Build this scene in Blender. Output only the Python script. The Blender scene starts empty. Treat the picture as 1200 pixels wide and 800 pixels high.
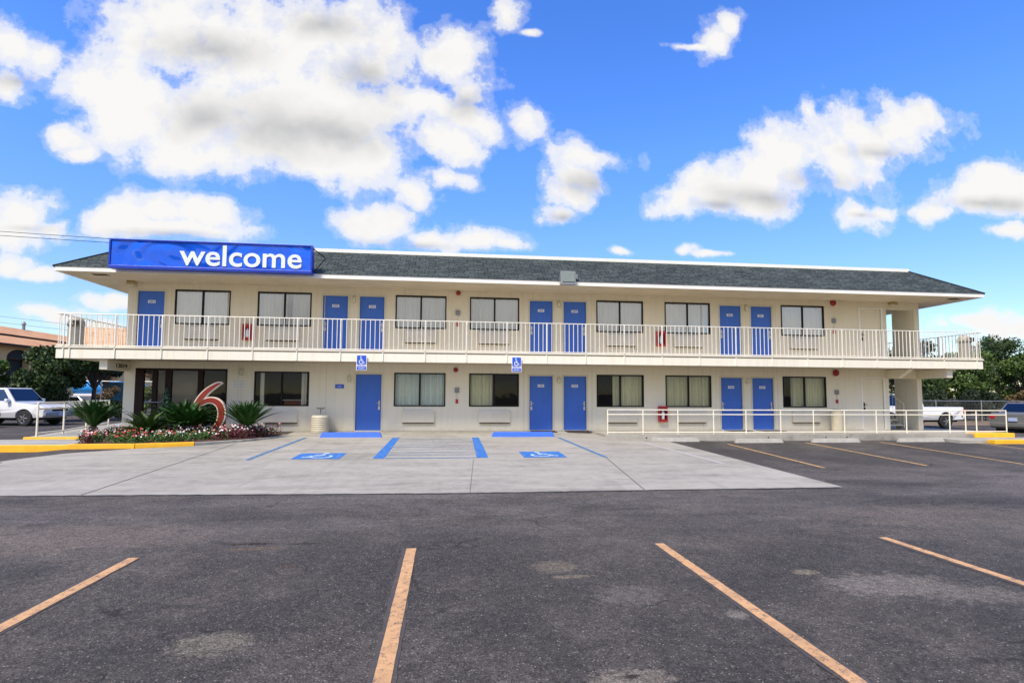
import bpy, math, random
from mathutils import Vector, Matrix
random.seed(7)
R = math.radians
scene = bpy.context.scene
COL = scene.collection
GR = {'sky_t': 0}

# ------------------------------------------------------------------ materials
def nmat(name):
    m = bpy.data.materials.new(name); m.use_nodes = True
    nt = m.node_tree; b = nt.nodes['Principled BSDF']
    return m, nt, b
def ramp(nt, stops, interp='LINEAR'):
    r = nt.nodes.new('ShaderNodeValToRGB'); cr = r.color_ramp; cr.interpolation = interp
    while len(cr.elements) < len(stops): cr.elements.new(0.5)
    for e, (p, c) in zip(cr.elements, stops):
        e.position = p; e.color = (c[0], c[1], c[2], 1) if hasattr(c, '__len__') else (c, c, c, 1)
    return r
def coords(nt, scale=(1, 1, 1), world=False):
    tc = nt.nodes.new('ShaderNodeNewGeometry' if world else 'ShaderNodeTexCoord')
    mp = nt.nodes.new('ShaderNodeMapping'); mp.inputs['Scale'].default_value = scale
    nt.links.new(tc.outputs['Position' if world else 'Object'], mp.inputs['Vector'])
    return mp.outputs['Vector']
def noise(nt, vec, scale, detail=4, rough=.55, dist=0):
    n = nt.nodes.new('ShaderNodeTexNoise'); n.inputs['Scale'].default_value = scale
    n.inputs['Detail'].default_value = detail; n.inputs['Roughness'].default_value = rough
    n.inputs['Distortion'].default_value = dist
    nt.links.new(vec, n.inputs['Vector']); return n.outputs['Fac']
def mth(nt, op, a, b=None, clamp=False):
    n = nt.nodes.new('ShaderNodeMath'); n.operation = op; n.use_clamp = clamp
    for i, v in enumerate((a, b)):
        if v is None: continue
        if isinstance(v, (int, float)): n.inputs[i].default_value = v
        else: nt.links.new(v, n.inputs[i])
    return n.outputs[0]
def mixc(nt, fac, a, b, blend='MIX'):
    n = nt.nodes.new('ShaderNodeMix'); n.data_type = 'RGBA'; n.blend_type = blend
    for i, v in ((0, fac), (6, a), (7, b)):
        if isinstance(v, (int, float)): n.inputs[i].default_value = v
        elif isinstance(v, tuple): n.inputs[i].default_value = (*v[:3], 1)
        else: nt.links.new(v, n.inputs[i])
    return n.outputs[2]
def bump(nt, b, h, strength=.3, dist=.02):
    n = nt.nodes.new('ShaderNodeBump'); n.inputs['Strength'].default_value = strength
    n.inputs['Distance'].default_value = dist
    nt.links.new(h, n.inputs['Height']); nt.links.new(n.outputs['Normal'], b.inputs['Normal'])
def plain(name, col, rough=.6, var=.12, scale=3, bmp=0, metal=0, bscale=60, spec=.5):
    m, nt, b = nmat(name)
    v = coords(nt, world=True); n = noise(nt, v, scale, 5)
    r = ramp(nt, [(.25, tuple(c * (1 - var) for c in col)), (.75, tuple(min(1, c * (1 + var)) for c in col))])
    nt.links.new(n, r.inputs[0]); nt.links.new(r.outputs[0], b.inputs['Base Color'])
    b.inputs['Roughness'].default_value = rough; b.inputs['Metallic'].default_value = metal
    b.inputs['Specular IOR Level'].default_value = spec
    if bmp: bump(nt, b, noise(nt, v, bscale, 3), bmp, .01)
    return m

M = {}
# stucco walls: cream, rain streaks below the sills and slab edges
def stucco(name, col):
    m, nt, b = nmat(name)
    v = coords(nt, world=True)
    big = noise(nt, v, .9, 5, .6)
    st = noise(nt, coords(nt, (9, 9, .35), True), 1, 4, .6)
    fine = noise(nt, v, 55, 3, .7)
    c = mixc(nt, mth(nt, 'MULTIPLY', big, .5), col, tuple(x * .86 for x in col))
    s = ramp(nt, [(.5, 0), (.78, 1)]); nt.links.new(st, s.inputs[0])
    c = mixc(nt, mth(nt, 'MULTIPLY', s.outputs[0], .38), c, tuple(x * y for x, y in zip(col, (.72, .68, .6))))
    sz = nt.nodes.new('ShaderNodeSeparateXYZ'); nt.links.new(v, sz.inputs[0])
    gz = ramp(nt, [(0, .8), (.10, .25), (.35, 0)]); nt.links.new(mth(nt, 'ADD', sz.outputs['Z'], mth(nt, 'MULTIPLY', mth(nt, 'SUBTRACT', noise(nt, v, 5, 5, .7), .5), .35)), gz.inputs[0])
    c = mixc(nt, mth(nt, 'MULTIPLY', gz.outputs[0], .45), c, tuple(x * y for x, y in zip(col, (.55, .5, .42))))
    f2 = ramp(nt, [(.3, .9), (.7, 1.04)]); nt.links.new(fine, f2.inputs[0])
    c = mixc(nt, 1, c, f2.outputs[0], 'MULTIPLY')
    nt.links.new(c, b.inputs['Base Color']); b.inputs['Roughness'].default_value = .9
    b.inputs['Specular IOR Level'].default_value = .2
    bump(nt, b, fine, .5, .012); return m
M['wall'] = stucco('stucco_cream', (.87, .80, .62))
M['fascia'] = stucco('fascia_paint', (.86, .81, .67))
M['wall_up'] = stucco('stucco_upper', (.83, .745, .56))
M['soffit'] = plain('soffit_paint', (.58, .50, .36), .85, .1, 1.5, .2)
M['trim'] = plain('trim_paint', (.86, .83, .74), .6, .06, 2)
M['trim2'] = plain('casing_paint', (.66, .60, .46), .6, .06, 2)
M['rail'] = plain('rail_paint', (.80, .765, .66), .45, .08, 6)
M['railR'] = plain('rail_cream_paint', (.80, .75, .60), .45, .1, 6)
M['ac'] = plain('ac_paint', (.74, .68, .55), .5, .05, 2)
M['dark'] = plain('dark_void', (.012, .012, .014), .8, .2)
M['black'] = plain('black_frame', (.012, .011, .011), .5, .1, spec=.2)
M['brownframe'] = plain('bronze_frame', (.022, .010, .008), .5, .2, spec=.15)
M['steel'] = plain('brushed_steel', (.55, .55, .55), .3, .08, 30, 0, 1)
M['greymetal'] = plain('grey_metal', (.22, .23, .24), .45, .1)
M['galv'] = plain('galvanised', (.38, .39, .39), .45, .15, 8, 0, .6)
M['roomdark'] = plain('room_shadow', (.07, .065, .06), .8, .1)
M['white'] = plain('white_paint', (.82, .82, .82), .45, .04)
M['red'] = plain('red_paint', (.42, .015, .02), .4, .1)
M['darkred'] = plain('bell_red', (.30, .012, .012), .4, .1)
M['blueplastic'] = plain('blue_enamel', (.02, .09, .55), .4, .06)
M['yellow'] = plain('kerb_yellow', (.86, .46, .02), .7, .12, 5, .2)
M['mulch'] = plain('mulch', (.10, .045, .03), .95, .4, 20, .8, bscale=25)
M['trunk'] = plain('bark', (.075, .055, .04), .95, .35, 12, .8, bscale=18)
M['palmtrunk'] = plain('palm_bark', (.13, .08, .045), .95, .4, 25, .9, bscale=30)
M['rubber'] = plain('rubber', (.02, .02, .022), .8, .2)
M['matt'] = plain('door_mat', (.035, .028, .024), .95, .3, 30)
M['terracotta_wall'] = plain('ochre_stucco', (.74, .46, .22), .9, .12, .6)
M['tan'] = plain('tan_trim', (.62, .46, .30), .8, .1)
M['canmetal'] = plain('tan_can', (.50, .45, .33), .5, .1, 6)
M['cangrey'] = plain('grey_can', (.34, .32, .27), .55, .15, 6)
M['candark'] = plain('can_opening', (.05, .03, .025), .7, .2)
M['aggregate'] = plain('pebble_concrete', (.55, .52, .42), .9, .3, 60, .6)
M['wood'] = plain('counter_wood', (.28, .08, .035), .5, .25, 8)
M['brass'] = plain('brass_lamp', (.45, .33, .14), .4, .2, 20)
M['lens'] = plain('lamp_lens', (.62, .58, .42), .25, .1, 20)
M['lens2'] = plain('flood_lens', (.20, .24, .21), .35, .1, 8)
M['room'] = plain('room_wall', (.60, .58, .54), .8, .05)
M['stop'] = plain('stop_concrete', (.37, .355, .31), .9, .18, 5, .5)
M['bluestop'] = plain('blue_block_paint', (.03, .13, .62), .6, .1, 4)
M['chrome'] = plain('chrome', (.7, .7, .7), .15, .05, 5, 0, 1)
M['tank'] = plain('tank_blue', (.02, .27, .72), .35, .1)
M['teal'] = plain('teal_paint', (.02, .13, .16), .6, .2)

def doorblue(name, col):
    m, nt, b = nmat(name); v = coords(nt, world=True)
    st = noise(nt, coords(nt, (5, 5, 1), True), 1.5, 5, .65)
    c = mixc(nt, st, col, tuple(x * 1.35 for x in col))
    nt.links.new(c, b.inputs['Base Color']); b.inputs['Roughness'].default_value = .5; b.inputs['Specular IOR Level'].default_value = .25
    bump(nt, b, noise(nt, v, 30, 3), .12, .01); return m
M['door'] = doorblue('door_blue', (.05, .135, .47))
M['doorup'] = M['door']

# shingles
def shingle():
    m, nt, b = nmat('asphalt_shingle')
    tc = nt.nodes.new('ShaderNodeTexCoord'); mp = nt.nodes.new('ShaderNodeMapping')
    nt.links.new(tc.outputs['UV'], mp.inputs['Vector'])
    br = nt.nodes.new('ShaderNodeTexBrick'); nt.links.new(mp.outputs[0], br.inputs['Vector'])
    br.inputs['Color1'].default_value = (.072, .088, .078, 1); br.inputs['Color2'].default_value = (.030, .040, .037, 1)
    br.inputs['Mortar'].default_value = (.008, .011, .012, 1); br.inputs['Scale'].default_value = 1
    br.inputs['Brick Width'].default_value = .34; br.inputs['Row Height'].default_value = .125
    br.inputs['Mortar Size'].default_value = .017; br.inputs['Mortar Smooth'].default_value = .3; br.offset = .37; br.squash = .7; br.squash_frequency = 3
    br.inputs['Bias'].default_value = -.1
    v = coords(nt, world=True)
    n = noise(nt, v, 1.2, 6, .7); r = ramp(nt, [(.3, .75), (.7, 1.25)]); nt.links.new(n, r.inputs[0])
    n2 = noise(nt, v, 70, 2); r2 = ramp(nt, [(.3, .6), (.7, 1.4)]); nt.links.new(n2, r2.inputs[0])
    c = mixc(nt, 1, br.outputs['Color'], r.outputs[0], 'MULTIPLY'); c = mixc(nt, 1, c, r2.outputs[0], 'MULTIPLY')
    nt.links.new(c, b.inputs['Base Color']); b.inputs['Roughness'].default_value = .85
    b.inputs['Specular IOR Level'].default_value = .25
    bump(nt, b, br.outputs['Fac'], -.6, .03); return m
M['shingle'] = shingle()

def blob(nt, pos, cx, cy, rx, ry, soft=.5, amp=.8, nscale=3):
    """irregular patch mask in world x,y"""
    mp = nt.nodes.new('ShaderNodeMapping'); mp.vector_type = 'POINT'
    mp.inputs['Scale'].default_value = (1 / rx, 1 / ry, 0)
    mp.inputs['Location'].default_value = (-cx / rx, -cy / ry, 0)
    nt.links.new(pos, mp.inputs['Vector'])
    l = nt.nodes.new('ShaderNodeVectorMath'); l.operation = 'LENGTH'; nt.links.new(mp.outputs[0], l.inputs[0])
    n = noise(nt, pos, nscale, 5, .7)
    d = mth(nt, 'ADD', l.outputs['Value'], mth(nt, 'MULTIPLY', mth(nt, 'SUBTRACT', n, .5), amp * 2))
    r = ramp(nt, [(0, 1), (soft, 1), (1, 0)]); nt.links.new(d, r.inputs[0])
    return r.outputs[0]

def asphalt():
    m, nt, b = nmat('asphalt')
    g = nt.nodes.new('ShaderNodeNewGeometry'); pos = g.outputs['Position']
    big = noise(nt, pos, .3, 6, .68, .6); mid = noise(nt, pos, 1.6, 6, .65)
    c = ramp(nt, [(.36, (.033, .030, .027)), (.5, (.055, .049, .043)), (.64, (.104, .089, .074))]); nt.links.new(mth(nt, 'ADD', mth(nt, 'MULTIPLY', big, .65), mth(nt, 'MULTIPLY', mid, .35)), c.inputs[0])
    col = c.outputs[0]
    # tan/brown worn band where cars turn, near the concrete
    sx = nt.nodes.new('ShaderNodeSeparateXYZ'); nt.links.new(pos, sx.inputs[0])
    band = ramp(nt, [(0, 0), (.35, 1), (.65, 1), (1, 0)])
    nt.links.new(mth(nt, 'DIVIDE', mth(nt, 'ADD', sx.outputs['Y'], 14.6), 7.5), band.inputs[0])
    wn = ramp(nt, [(.42, 0), (.65, 1)]); nt.links.new(noise(nt, coords(nt, (.35, 1, 1), True), .8, 6, .7, .5), wn.inputs[0])
    col = mixc(nt, mth(nt, 'MULTIPLY', mth(nt, 'MULTIPLY', band.outputs[0], wn.outputs[0]), .8), col, (.135, .118, .108))
    for (x, y, rx, ry, cc, a) in [(-.2, -15.6, .7, .34, (.15, .145, .14), .7), (.35, -15.9, .5, .25, (.14, .135, .13), .55),
                               (-3.02, -16.95, .30, .14, (.17, .16, .145), .7), (-3.05, -14.8, .26, .22, (.13, .12, .10), .7), (-2.95, -15.1, .22, .06, (.15, .14, .11), .7), (-.72, -15.2, .16, .09, (.15, .14, .11), .8),
                               (-5.65, -16.2, .30, .22, (.15, .145, .125), .6), (-8.5, -13.2, 2.2, .8, (.13, .115, .105), .5), (-1.9, -16.1, .1, .1, (.17, .165, .155), .7),
                               (-2.6, -15.6, .35, .3, (.11, .108, .105), .5), (2.8, -13.0, 2.0, .8, (.12, .108, .10), .45),
                               (-6.25, -13.65, .30, .055, (.022, .017, .014), .95), (-5.68, -13.7, .20, .04, (.022, .017, .014), .95),
                               (-6.15, -13.85, .35, .09, (.10, .082, .06), .7), (-5.75, -16.0, .07, .02, (.02, .018, .016), .9), (-3.02, -16.92, .06, .03, (.02, .016, .013), .9),
                               (-5.6, -14.5, .12, .05, (.06, .04, .035), .8), (3.2, -12.2, .25, .05, (.03, .028, .026), .9)]:
        col = mixc(nt, mth(nt, 'MULTIPLY', blob(nt, pos, x, y, rx, ry, .62, 1.0, 6 / max(rx, .3)), a), col, tuple(q * w_ for q, w_ in zip(cc, (1.12, 1, .86))))
    # stone chips
    vo = nt.nodes.new('ShaderNodeTexVoronoi'); vo.inputs['Scale'].default_value = 62; nt.links.new(pos, vo.inputs['Vector'])
    ch = nt.nodes.new('ShaderNodeSeparateColor'); nt.links.new(vo.outputs['Color'], ch.inputs[0])
    chip = ramp(nt, [(.70, 0), (.95, .8)]); nt.links.new(ch.outputs[0], chip.inputs[0])
    near = ramp(nt, [(.25, 1), (.42, 0)]); nt.links.new(vo.outputs['Distance'], near.inputs[0])
    cc = ramp(nt, [(0, (.30, .26, .20)), (.5, (.17, .155, .14)), (1, (.38, .34, .28))]); nt.links.new(ch.outputs[1], cc.inputs[0])
    col = mixc(nt, mth(nt, 'MULTIPLY', chip.outputs[0], near.outputs[0]), col, cc.outputs[0])
    f = noise(nt, pos, 90, 3, .8); fr = ramp(nt, [(.32, .12), (.68, 2.1)]); nt.links.new(f, fr.inputs[0])
    col = mixc(nt, 1, col, fr.outputs[0], 'MULTIPLY')
    f = noise(nt, pos, 18, 6, .85); fr = ramp(nt, [(.34, .55), (.66, 1.5)]); nt.links.new(f, fr.inputs[0])
    col = mixc(nt, 1, col, fr.outputs[0], 'MULTIPLY')
    # hairline cracks, only in some areas
    dv = nt.nodes.new('ShaderNodeVectorMath'); dv.operation = 'ADD'; nn = nt.nodes.new('ShaderNodeTexNoise'); nn.inputs['Scale'].default_value = 1.1; nn.inputs['Detail'].default_value = 5; nt.links.new(pos, nn.inputs['Vector'])
    nt.links.new(pos, dv.inputs[0]); nt.links.new(nn.outputs['Color'], dv.inputs[1])
    cv = nt.nodes.new('ShaderNodeTexVoronoi'); cv.feature = 'DISTANCE_TO_EDGE'; cv.inputs['Scale'].default_value = .42; nt.links.new(dv.outputs[0], cv.inputs['Vector'])
    ce = ramp(nt, [(0, 1), (.006, 0)]); nt.links.new(cv.outputs['Distance'], ce.inputs[0]); cm = ramp(nt, [(.5, 0), (.58, 1)]); nt.links.new(noise(nt, pos, .7, 3), cm.inputs[0])
    col = mixc(nt, mth(nt, 'MULTIPLY', mth(nt, 'MULTIPLY', ce.outputs[0], cm.outputs[0]), .75), col, (.014, .012, .011))
    oil = ramp(nt, [(.66, 0), (.74, 1)]); nt.links.new(noise(nt, pos, 1.9, 3, .5, .3), oil.inputs[0]); col = mixc(nt, mth(nt, 'MULTIPLY', oil.outputs[0], .45), col, (.024, .022, .022))
    nt.links.new(col, b.inputs['Base Color']); b.inputs['Roughness'].default_value = .88
    b.inputs['Specular IOR Level'].default_value = .3
    bump(nt, b, mth(nt, 'ADD', noise(nt, pos, 45, 5, .8), mth(nt, 'MULTIPLY', vo.outputs['Distance'], -.4)), .9, .015)
    return m
M['asphalt'] = asphalt()

def concrete(name, col, streak=.5, joints=False):
    m, nt, b = nmat(name)
    g = nt.nodes.new('ShaderNodeNewGeometry'); pos = g.outputs['Position']
    n1 = noise(nt, coords(nt, (.5, 1.6, 1), True), .8, 7, .65, .6); n2 = noise(nt, pos, 4, 6, .7); n3 = noise(nt, pos, 80, 2)
    f = mth(nt, 'ADD', mth(nt, 'MULTIPLY', n1, .65), mth(nt, 'MULTIPLY', n2, .35))
    r = ramp(nt, [(.36, tuple(x * (1 - streak * .6) for x in col)), (.5, col), (.64, tuple(x * 1.2 for x in col))]); nt.links.new(f, r.inputs[0])
    c = r.outputs[0]
    st = ramp(nt, [(.62, 0), (.75, 1)]); nt.links.new(noise(nt, pos, 2.3, 6, .75, 1), st.inputs[0])
    c = mixc(nt, mth(nt, 'MULTIPLY', st.outputs[0], .4), c, tuple(x * .55 for x in col))
    ty = ramp(nt, [(.58, 0), (.7, 1)]); nt.links.new(noise(nt, coords(nt, (2.4, .22, 1), True), 1.1, 5, .6, .3), ty.inputs[0])
    c = mixc(nt, mth(nt, 'MULTIPLY', ty.outputs[0], .28), c, tuple(x * .6 for x in col))
    r3 = ramp(nt, [(.3, .88), (.7, 1.1)]); nt.links.new(n3, r3.inputs[0]); c = mixc(nt, 1, c, r3.outputs[0], 'MULTIPLY')
    nt.links.new(c, b.inputs['Base Color']); b.inputs['Roughness'].default_value = .9; b.inputs['Specular IOR Level'].default_value = .25
    bump(nt, b, n3, .35, .008); return m
M['concrete'] = concrete('apron_concrete', (.33, .31, .26))
M['walk'] = concrete('walkway_concrete', (.36, .34, .29), .7)
M['walkL'] = concrete('side_walk_concrete', (.36, .35, .31), .5)

def paint(name, col, wear=.3, sub=(.07, .068, .07), edge=0):
    m, nt, b = nmat(name); g = nt.nodes.new('ShaderNodeNewGeometry'); pos = g.outputs['Position']
    n = mth(nt, 'ADD', mth(nt, 'MULTIPLY', noise(nt, pos, 14, 6, .8), .7), mth(nt, 'MULTIPLY', noise(nt, pos, 70, 2, .7), .3))
    w = ramp(nt, [(.62 - wear * .35, 0), (.72 - wear * .3, 1)]); nt.links.new(n, w.inputs[0])
    v = ramp(nt, [(.3, tuple(x * .85 for x in col)), (.7, tuple(min(1, x * 1.1) for x in col))]); nt.links.new(noise(nt, pos, 5, 4), v.inputs[0])
    c = mixc(nt, w.outputs[0], v.outputs[0], sub)
    nt.links.new(c, b.inputs['Base Color']); b.inputs['Roughness'].default_value = .75
    bump(nt, b, noise(nt, pos, 60, 3), .4, .01); return m
M['linepaint'] = paint('line_orange', (.56, .32, .145), .34, (.13, .09, .07))
M['lineold'] = paint('line_underlayer', (.15, .095, .05), .8, (.06, .054, .05))
M['linefar'] = paint('line_orange_worn', (.62, .37, .13), .42)
M['lineghost'] = paint('line_ghost', (.46, .40, .30), .75, (.39, .385, .36))
M['bluepaint'] = paint('stall_blue', (.010, .14, .46), .3, (.25, .32, .40))
M['bluedark'] = paint('stall_blue_dark', (.02, .14, .32), .35, (.25, .30, .34))
M['bluefaint'] = paint('stall_blue_faint', (.10, .20, .36), .5, (.33, .36, .38))
M['whitepaint'] = paint('stall_white', (.62, .70, .76), .45, (.15, .32, .50))
M['jointdark'] = plain('joint_dirt', (.10, .10, .09), .95, .3, 9)
M['dirt'] = plain('bare_soil', (.16, .115, .07), .95, .3, 1.5, .6)

def glassmat(name, gl=.16, tint=(.75, .82, .82), wav=.02):
    m = bpy.data.materials.new(name); m.use_nodes = True; nt = m.node_tree; nt.nodes.clear()
    o = nt.nodes.new('ShaderNodeOutputMaterial'); mix = nt.nodes.new('ShaderNodeMixShader')
    t = nt.nodes.new('ShaderNodeBsdfTransparent'); t.inputs[0].default_value = (*tint, 1)
    gs = nt.nodes.new('ShaderNodeBsdfGlossy'); gs.inputs['Roughness'].default_value = .02; gs.inputs[0].default_value = (.95, .97, 1, 1)
    fr = nt.nodes.new('ShaderNodeFresnel'); fr.inputs[0].default_value = 1.5
    nt.links.new(mth(nt, 'ADD', mth(nt, 'MULTIPLY', fr.outputs[0], 1.0), gl), mix.inputs[0])
    nt.links.new(t.outputs[0], mix.inputs[1]); nt.links.new(gs.outputs[0], mix.inputs[2]); nt.links.new(mix.outputs[0], o.inputs[0])
    bp = nt.nodes.new('ShaderNodeBump'); bp.inputs['Strength'].default_value = wav * 10; bp.inputs['Distance'].default_value = .05
    nt.links.new(noise(nt, coords(nt, world=True), 1.3, 2), bp.inputs['Height']); nt.links.new(bp.outputs[0], gs.inputs['Normal'])
    return m
M['glassup'] = glassmat('window_glass_upper', .27, (.93, .95, .93), .004)
M['glass'] = glassmat('window_glass', -.015, (.93, .95, .93), .004)
M['carglass'] = glassmat('car_glass', .07, (.04, .05, .05), 0)
def curtainmat(name, col):
    m, nt, b = nmat(name); v = coords(nt, (14, 1, .2), True)
    n = noise(nt, v, 1, 3); r = ramp(nt, [(.3, tuple(x * .78 for x in col)), (.7, col)]); nt.links.new(n, r.inputs[0])
    nt.links.new(r.outputs[0], b.inputs['Base Color']); b.inputs['Roughness'].default_value = .9
    return m
M['curtain'] = curtainmat('curtain_cream', (.93, .90, .78))
M['curtaingreen'] = curtainmat('curtain_green_grey', (.88, .86, .62))
M['blind'] = curtainmat('blind_pale_blue', (.86, .94, .88))

def signface():
    m, nt, b = nmat('sign_face_blue'); v = coords(nt, (1, 1, 1.6), True)
    b.inputs['Base Color'].default_value = (.0, .10, .68, 1); b.inputs['Roughness'].default_value = .05
    b.inputs['Specular IOR Level'].default_value = .6; b.inputs['Coat Weight'].default_value = .15; b.inputs['Coat Roughness'].default_value = .03
    n = noise(nt, v, .55, 1, .4, 1.6); n2 = noise(nt, v, .3, 1, .5, .5)
    bp = nt.nodes.new('ShaderNodeBump'); bp.inputs['Strength'].default_value = 1; bp.inputs['Distance'].default_value = .19
    nt.links.new(mth(nt, 'ADD', n, n2), bp.inputs['Height'])
    nt.links.new(bp.outputs[0], b.inputs['Normal']); nt.links.new(bp.outputs[0], b.inputs['Coat Normal']); return m
M['signface'] = signface()
M['signframe'] = plain('sign_frame_blue', (.004, .04, .42), .35, .08)
M['letters'] = plain('sign_letter', (.74, .78, .86), .4, .03)
M['six'] = plain('six_red', (.24, .022, .011), .45, .12)
M['sixedge'] = plain('six_rim', (.70, .60, .48), .5, .1)

def leafmat(name, a, c, sc=2.5, trans=.25):
    m, nt, b = nmat(name); g = nt.nodes.new('ShaderNodeNewGeometry')
    n = noise(nt, g.outputs['Position'], sc, 4, .7)
    rr = mth(nt, 'ADD', mth(nt, 'MULTIPLY', n, .6), mth(nt, 'MULTIPLY', g.outputs['Random Per Island'], .4))
    r = ramp(nt, [(.25, a), (.8, c)]); nt.links.new(rr, r.inputs[0])
    nt.links.new(r.outputs[0], b.inputs['Base Color']); b.inputs['Roughness'].default_value = .55
    b.inputs['Specular IOR Level'].default_value = .3
    return m
M['leafdark'] = leafmat('leaf_dark', (.016, .038, .010), (.075, .115, .028))
M['leafmid'] = leafmat('leaf_mid', (.03, .07, .012), (.13, .19, .04))
M['leafolive'] = leafmat('leaf_olive', (.06, .09, .02), (.20, .21, .06))
M['leafhedge'] = leafmat('leaf_hedge', (.012, .025, .012), (.04, .06, .025))
M['leafbrown'] = leafmat('leaf_brown', (.10, .07, .03), (.22, .16, .07))
M['leaforange'] = leafmat('leaf_orange', (.25, .10, .02), (.50, .20, .05))
M['palm'] = leafmat('palm_leaf', (.008, .042, .006), (.045, .13, .02), 6)
M['palmlight'] = leafmat('palm_leaf_light', (.02, .055, .010), (.09, .15, .03), 6)
M['strap'] = leafmat('strap_leaf', (.008, .022, .012), (.03, .06, .03), 6)
M['cypress'] = leafmat('cypress_leaf', (.010, .035, .028), (.03, .075, .05), 6)
M['bedleaf'] = leafmat('bed_leaf', (.02, .06, .012), (.10, .20, .04), 5)
M['maroon'] = leafmat('maroon_leaf', (.05, .012, .018), (.20, .05, .06), 5)
M['fl_white'] = plain('petal_white', (.85, .83, .80), .6, .05, 30)
M['fl_pink'] = plain('petal_pink', (.70, .30, .30), .6, .2, 30)
M['fl_red'] = plain('petal_red', (.55, .06, .04), .6, .2, 30)
def rooftile():
    m, nt, b = nmat('terracotta_tile'); v = coords(nt, (1, 1, 1), True)
    w = nt.nodes.new('ShaderNodeTexWave'); w.wave_type = 'BANDS'; w.bands_direction = 'Y'; w.inputs['Scale'].default_value = 1.1; w.inputs['Distortion'].default_value = .6
    nt.links.new(v, w.inputs[0]); n = noise(nt, v, 1.2, 5, .7)
    r = ramp(nt, [(.3, (.48, .23, .10)), (.7, (.72, .40, .20))]); nt.links.new(n, r.inputs[0])
    r2 = ramp(nt, [(0, .75), (1, 1.05)]); nt.links.new(w.outputs['Fac'], r2.inputs[0])
    nt.links.new(mixc(nt, 1, r.outputs[0], r2.outputs[0], 'MULTIPLY'), b.inputs['Base Color']); b.inputs['Roughness'].default_value = .85
    return m
M['tile'] = rooftile()
def carpaint(name, col, metal=0):
    m, nt, b = nmat(name); b.inputs['Base Color'].default_value = (*col, 1); b.inputs['Roughness'].default_value = .3
    n = noise(nt, coords(nt, world=True), 2, 5); r = ramp(nt, [(.3, tuple(x * .88 for x in col)), (.7, col)]); nt.links.new(n, r.inputs[0]); nt.links.new(r.outputs[0], b.inputs['Base Color'])
    b.inputs['Metallic'].default_value = metal; b.inputs['Coat Weight'].default_value = .7; b.inputs['Coat Roughness'].default_value = .05; return m
M['carwhite'] = carpaint('car_white', (.76, .77, .78)); M['carnavy'] = carpaint('car_navy', (.012, .02, .07))
M['cargrey'] = carpaint('car_grey', (.24, .235, .21), .5); M['carsilver'] = carpaint('car_silver', (.42, .44, .45), .4); M['carmaroon'] = carpaint('car_red', (.35, .03, .05))
M['headlamp'] = plain('headlamp_lens', (.75, .70, .58), .15, .05); M['taillamp'] = plain('tail_lamp', (.45, .02, .03), .2, .05)
M['amber'] = plain('amber_lens', (.80, .45, .15), .2, .05)
M['plate'] = plain('number_plate_blue', (.35, .42, .62), .4, .15, 30)

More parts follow.
